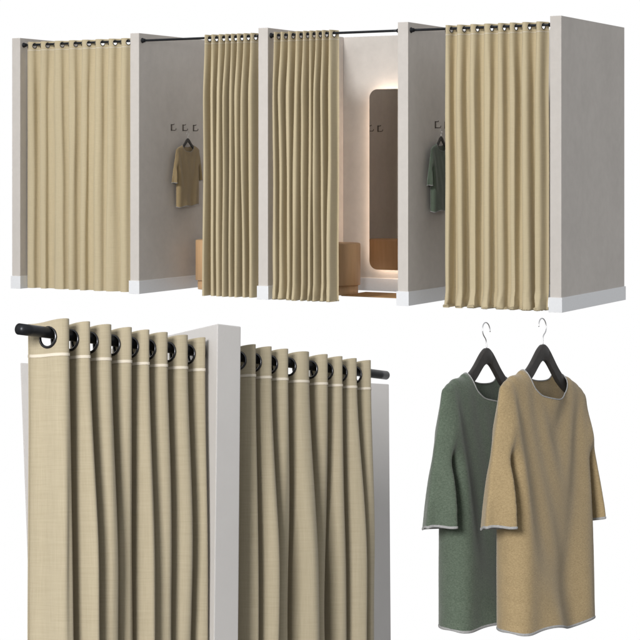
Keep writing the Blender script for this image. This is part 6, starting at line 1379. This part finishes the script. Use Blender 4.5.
def drape(x, y, z):
    x, y, z = x / 5000, y / 5000, z / 5000
    sleeve = min(1, max(0, (abs(x) - .235) / .06)) * min(1, max(0, -z / .28))
    y *= 1 + sleeve * ((.85 if y < 0 else .2) if x < 0 else -.1)
    low = min(1, max(0, -z / .7))
    z = z * (1 - .022 * x / .25) - .006 * low ** 3 * math.sin(x * 26 + 1 + (2 if y > 0 else 0))
    y += .010 * low ** 2 * math.sin(x * 34 + .6)
    return (slim(x) * SX, y * SY, z * SZ)
shirt_v = [drape(*p) for p in zip(vx, vy, vz)]
f0 = undelta(_f[0:SHF])
shirt_f = [(a, a + b, a + c) for a, b, c in zip(f0, _f[SHF:2 * SHF], _f[2 * SHF:3 * SHF])]

def boundary_loops(faces):
    nxt = {}
    es = set()
    for f in faces:
        for k in range(3):
            es.add((f[k], f[(k + 1) % 3]))
    for a, b in es:
        if (b, a) not in es:
            nxt[a] = b
    loops = []
    while nxt:
        s = next(iter(nxt))
        lp = [s]
        while True:
            q = nxt.pop(lp[-1], None)
            if q is None or q == s:
                break
            lp.append(q)
        loops.append(lp)
    return loops
_loops = boundary_loops(shirt_f)

def chaikin(pts, it=2):
    for _ in range(it):
        o = []
        n = len(pts)
        for i in range(n):
            a, b = pts[i], pts[(i + 1) % n]
            o += [a * .75 + b * .25, a * .25 + b * .75]
        pts = o
    return pts

_shirt_cache = {}
def make_shirt(label, mat, key, group):
    t = empty('t_shirt', label, 't-shirt', mat=mat, group=group)
    if key not in _shirt_cache:
        me = bpy.data.meshes.new('body')
        me.from_pydata(shirt_v, [], shirt_f)
        me.update()
        for p in me.polygons:
            p.use_smooth = True
        me.materials.append(M[key])
        _shirt_cache[key] = me
    b = link(bpy.data.objects.new('body', _shirt_cache[key]), t)
    s = b.modifiers.new('sub', 'SUBSURF')
    s.levels = 1
    s.render_levels = 2
    for lp in _loops:
        pts = [Vector(shirt_v[i]) for i in lp]
        zm = sum(p.z for p in pts) / len(pts)
        xm = sum(p.x for p in pts) / len(pts)
        nm = 'hem_trim' if zm < -.5 else ('neck_trim' if zm > -.1 else 'sleeve_trim')
        if nm not in _trim:
            pass
        k = (nm, xm > 0)
        if k not in _trim:
            bm = bmesh.new()
            q = chaikin(pts)
            band(bm, q, _TW if nm != 'neck_trim' else .0030, nm == 'neck_trim')
            o = mesh_obj(nm, bm, M['trim'], t)
            _trim[k] = o.data
        else:
            link(bpy.data.objects.new(nm, _trim[k]), t)
    return t
_trim = {}
_TW = .0058
def band(bm, pts, hgt, neck):
    """soft flat band wrapped round a cloth edge: a tube squashed along the cloth"""
    n = len(pts)
    c = sum(pts, Vector()) / n
    rings = []
    for i in range(n):
        tg = (pts[(i + 1) % n] - pts[i - 1]).normalized()
        al = Vector((0, 0, 1))
        al = (al - tg * al.dot(tg))
        if al.length < .2:
            al = Vector((1, 0, 0)) - tg * tg.x
        al.normalize()
        sd = tg.cross(al)
        rings.append([bm.verts.new(pts[i] + al * (hgt * .5 * (math.cos(a) + (.55 if not neck else 0))) + sd * (.0013 * math.sin(a))) for a in (k * PI / 5 for k in range(10))])
    for i in range(n):
        a, b = rings[i], rings[(i + 1) % n]
        for k in range(10):
            bm.faces.new((a[k], a[(k + 1) % 10], b[(k + 1) % 10], b[k]))

def make_hanger(label, mat, flip, group):
    t = empty('clothes_hanger', label, 'hanger', mat=mat, group=group)
    bm = bmesh.new()
    def top(x):
        x = math.sqrt(x * x + .0006)
        return (-.37 * (x - .113) - .036 + .058 * math.exp(-(x / .070) ** 2)) * SZ / 1.0
    prev = None
    N = 60
    for i in range(N + 1):
        X = -.215 + .43 * i / N
        e = 1 - max(0, abs(X) - .187) / .028 * .55
        zt = top(X)
        hh = (.046 - .014 * min(1, abs(X) / .2)) * SZ * e
        th = .0075 * SZ * (1 if abs(X) < .16 else e)
        b_ = .0022
        prof = [(-th, -b_), (-th + b_, 0), (th - b_, 0), (th, -b_), (th, -hh + b_), (th - b_, -hh), (-th + b_, -hh), (-th, -hh + b_)]
        ring = [bm.verts.new((X * SX, y, zt + z)) for y, z in prof]
        if prev:
            for k in range(8):
                bm.faces.new((prev[k], prev[(k + 1) % 8], ring[(k + 1) % 8], ring[k]))
        else:
            bm.faces.new(ring)
        prev = ring
    bm.faces.new(prev[::-1])
    b = mesh_obj('hanger_bar', bm, M['hanger'], t)
    es = b.modifiers.new('edges', 'EDGE_SPLIT')
    es.split_angle = R(50)
    bm = bmesh.new()
    zt = top(0)
    r = .0185
    pts = [(0, 0, zt - .004), (0, 0, zt + .012), (.001, 0, zt + .020)]
    cz = zt + .041
    for k in range(15):
        a = R(-62) + R(250) * k / 14
        pts.append((r * math.cos(a) * .95 - .0, 0, cz + r * math.sin(a)))
    pts = [(p[0] * flip, p[1], p[2]) for p in pts]
    sm = []
    for i in range(len(pts) - 1):
        a, c = Vector(pts[i]), Vector(pts[i + 1])
        sm += [a, (a + c) / 2]
    sm.append(Vector(pts[-1]))
    for _ in range(3):
        sm = [sm[0]] + [(sm[i - 1] + sm[i] * 2 + sm[i + 1]) / 4 for i in range(1, len(sm) - 1)] + [sm[-1]]
    tube(bm, sm, .0014, 10)
    mesh_obj('hook', bm, M['wire'], t)
    return t

# local frame of a hanging shirt: +x along the hanger, front towards -y
def hang_mtx(loc, rotz, pitch=0.0):
    return Matrix.Translation(Vector(loc)) @ Matrix.Rotation(-pitch, 4, 'X') @ Matrix.Rotation(rotz, 4, 'Z')
# in the booths: hanger runs along the partition, front faces into the room
for i, m, key, lab, hlab, fl in ((2, HM[1], 'tan', 'small mustard t-shirt hanging on the wall of the second fitting room', 'black hanger inside the mustard t-shirt on the fitting room wall', 1),
                            (4, HM[0], 'green', 'small green t-shirt on the wall, partly behind the right curtain', 'black hanger inside the green t-shirt on the fitting room wall', 1)):
    loc = bp(i, TK + .054, m, HZ - .135)
    make_shirt(lab, hang_mtx(loc, PI / 2 + ROT) @ Matrix.Diagonal((1, .62, 1, 1)), key, 't-shirts on hangers')
    make_hanger(hlab, hang_mtx(loc, PI / 2 + ROT), fl, 'hangers')
# the pair hanging in front
TILT = R(11.26)
SR = R(53)
SP = Vector((.523, 4.2, .716))
def FS(p):
    return hang_mtx(p, SR, TILT) @ Matrix.Diagonal((1, 1, 1.035, 1))
back = Vector((-math.sin(SR), math.cos(SR), 0)) * .155
back = Matrix.Rotation(-TILT, 3, 'X') @ back
make_shirt('large mustard t-shirt on a hanger, in front of the green one', FS(SP), 'tan', 't-shirts on hangers')
make_hanger('black hanger carrying the large mustard t-shirt, hook opening right', FS(SP), 1, 'hangers')
make_shirt('large green t-shirt hanging behind the large mustard one', FS(SP + back), 'green', 't-shirts on hangers')
make_hanger('black hanger carrying the large green t-shirt, hook opening left', FS(SP + back), -1, 'hangers')

# ------------------------------------------------------------------ large curtain sample at the lower left
X_ = Vector((.54249703, .82389417, -.16399811))
Z_ = Vector((0, math.sin(R(11.257718)), math.cos(R(11.257718))))
Y_ = Z_.cross(X_)
P1 = Vector((-.67112598, 4.0, .81073579))
BASE = -2.23
O_ = P1 + Z_ * BASE
CM = Matrix(((X_.x, Y_.x, Z_.x, O_.x), (X_.y, Y_.y, Z_.y, O_.y), (X_.z, Y_.z, Z_.z, O_.z), (0, 0, 0, 1)))
zr = -BASE
def cm(x, y):
    return CM @ Matrix.Translation((x, y, 0))
GC = 'large curtain display'
FL, FR = (.641, -.079), (.728, -.0893)
def off(p, t):
    return (p[0] + .505 * t - FL[0], p[1] + .863 * t - FL[1])
t = empty('partition_wall', 'large pale grey partition between the two close-up curtains', 'partition', mat=cm(*FL), group=GC)
bm = bmesh.new()
prism(bm, [off(FL, 0), off(FR, 0), off(FR, 1.33), off(FL, 1.366)], .004, zr + .064, .003)
mesh_obj('wall_panel', bm, M['wall_light'], t, smooth=False)
t = empty('back_wall', 'pale grey wall showing at both sides behind the close-up curtains', 'wall', mat=cm(1.2, 1.15), group=GC)
k = -.3475
xa, xb = WA, WB = 1.252, 2.685
def yb(x):
    return 1.128 + k * (x - 1.264)
bm = bmesh.new()
prism(bm, [(xa - 1.2, yb(xa) - 1.15), (xb - 1.2, yb(xb) - 1.15), (xb - 1.2, yb(xb) - 1.05), (xa - 1.08, yb(xa) - 1.05)], .004, zr + .064, .003)
wp = mesh_obj('wall_panel', bm, M['wall_light'], t, smooth=False)
for q in wp.data.vertices:
    if q.co.x < .4 and q.co.z < 1:
        q.co.x += .17
        q.co.y -= .17 * .3475
make_rail('curtain_rail', 'thick black rail at the left of the close-up, carrying the left curtain', cm(0, 0), 0, .686, zr, .0130, False, True, GC)
make_rail('curtain_rail', 'thick black rail right of the close-up partition, carrying the right curtain', cm(.78, 0), .001, .818, zr, .0130, True, False, GC)
t = empty('grommet_curtain', 'large beige curtain left of the close-up partition, rings on a black rail', 'curtain', mat=cm(0, 0), group=GC)
make_curtain(t, .074, [.084, .066, .084, .072, .064, .078, .084, .068], .040, .054, zr, .01, 41, lean=.05, tabtilt=.006, B=.10, flat=.35, drift=.09, crease=.011, mat='linen_dimmed', spw=84, tri=.93, solid=.0016)
t = empty('grommet_curtain', 'large beige curtain right of the close-up partition, nearer the shirts', 'curtain', mat=cm(.78, 0), group=GC)
make_curtain(t, .045, [.072, .074, .082, .115, .082, .074, .078, .078], .040, .054, zr, .01, 45, tabtilt=.006, B=.10, flat=.35, drift=.09, crease=.011, mat='linen_dimmed', spw=84, tri=.93, solid=.0016)
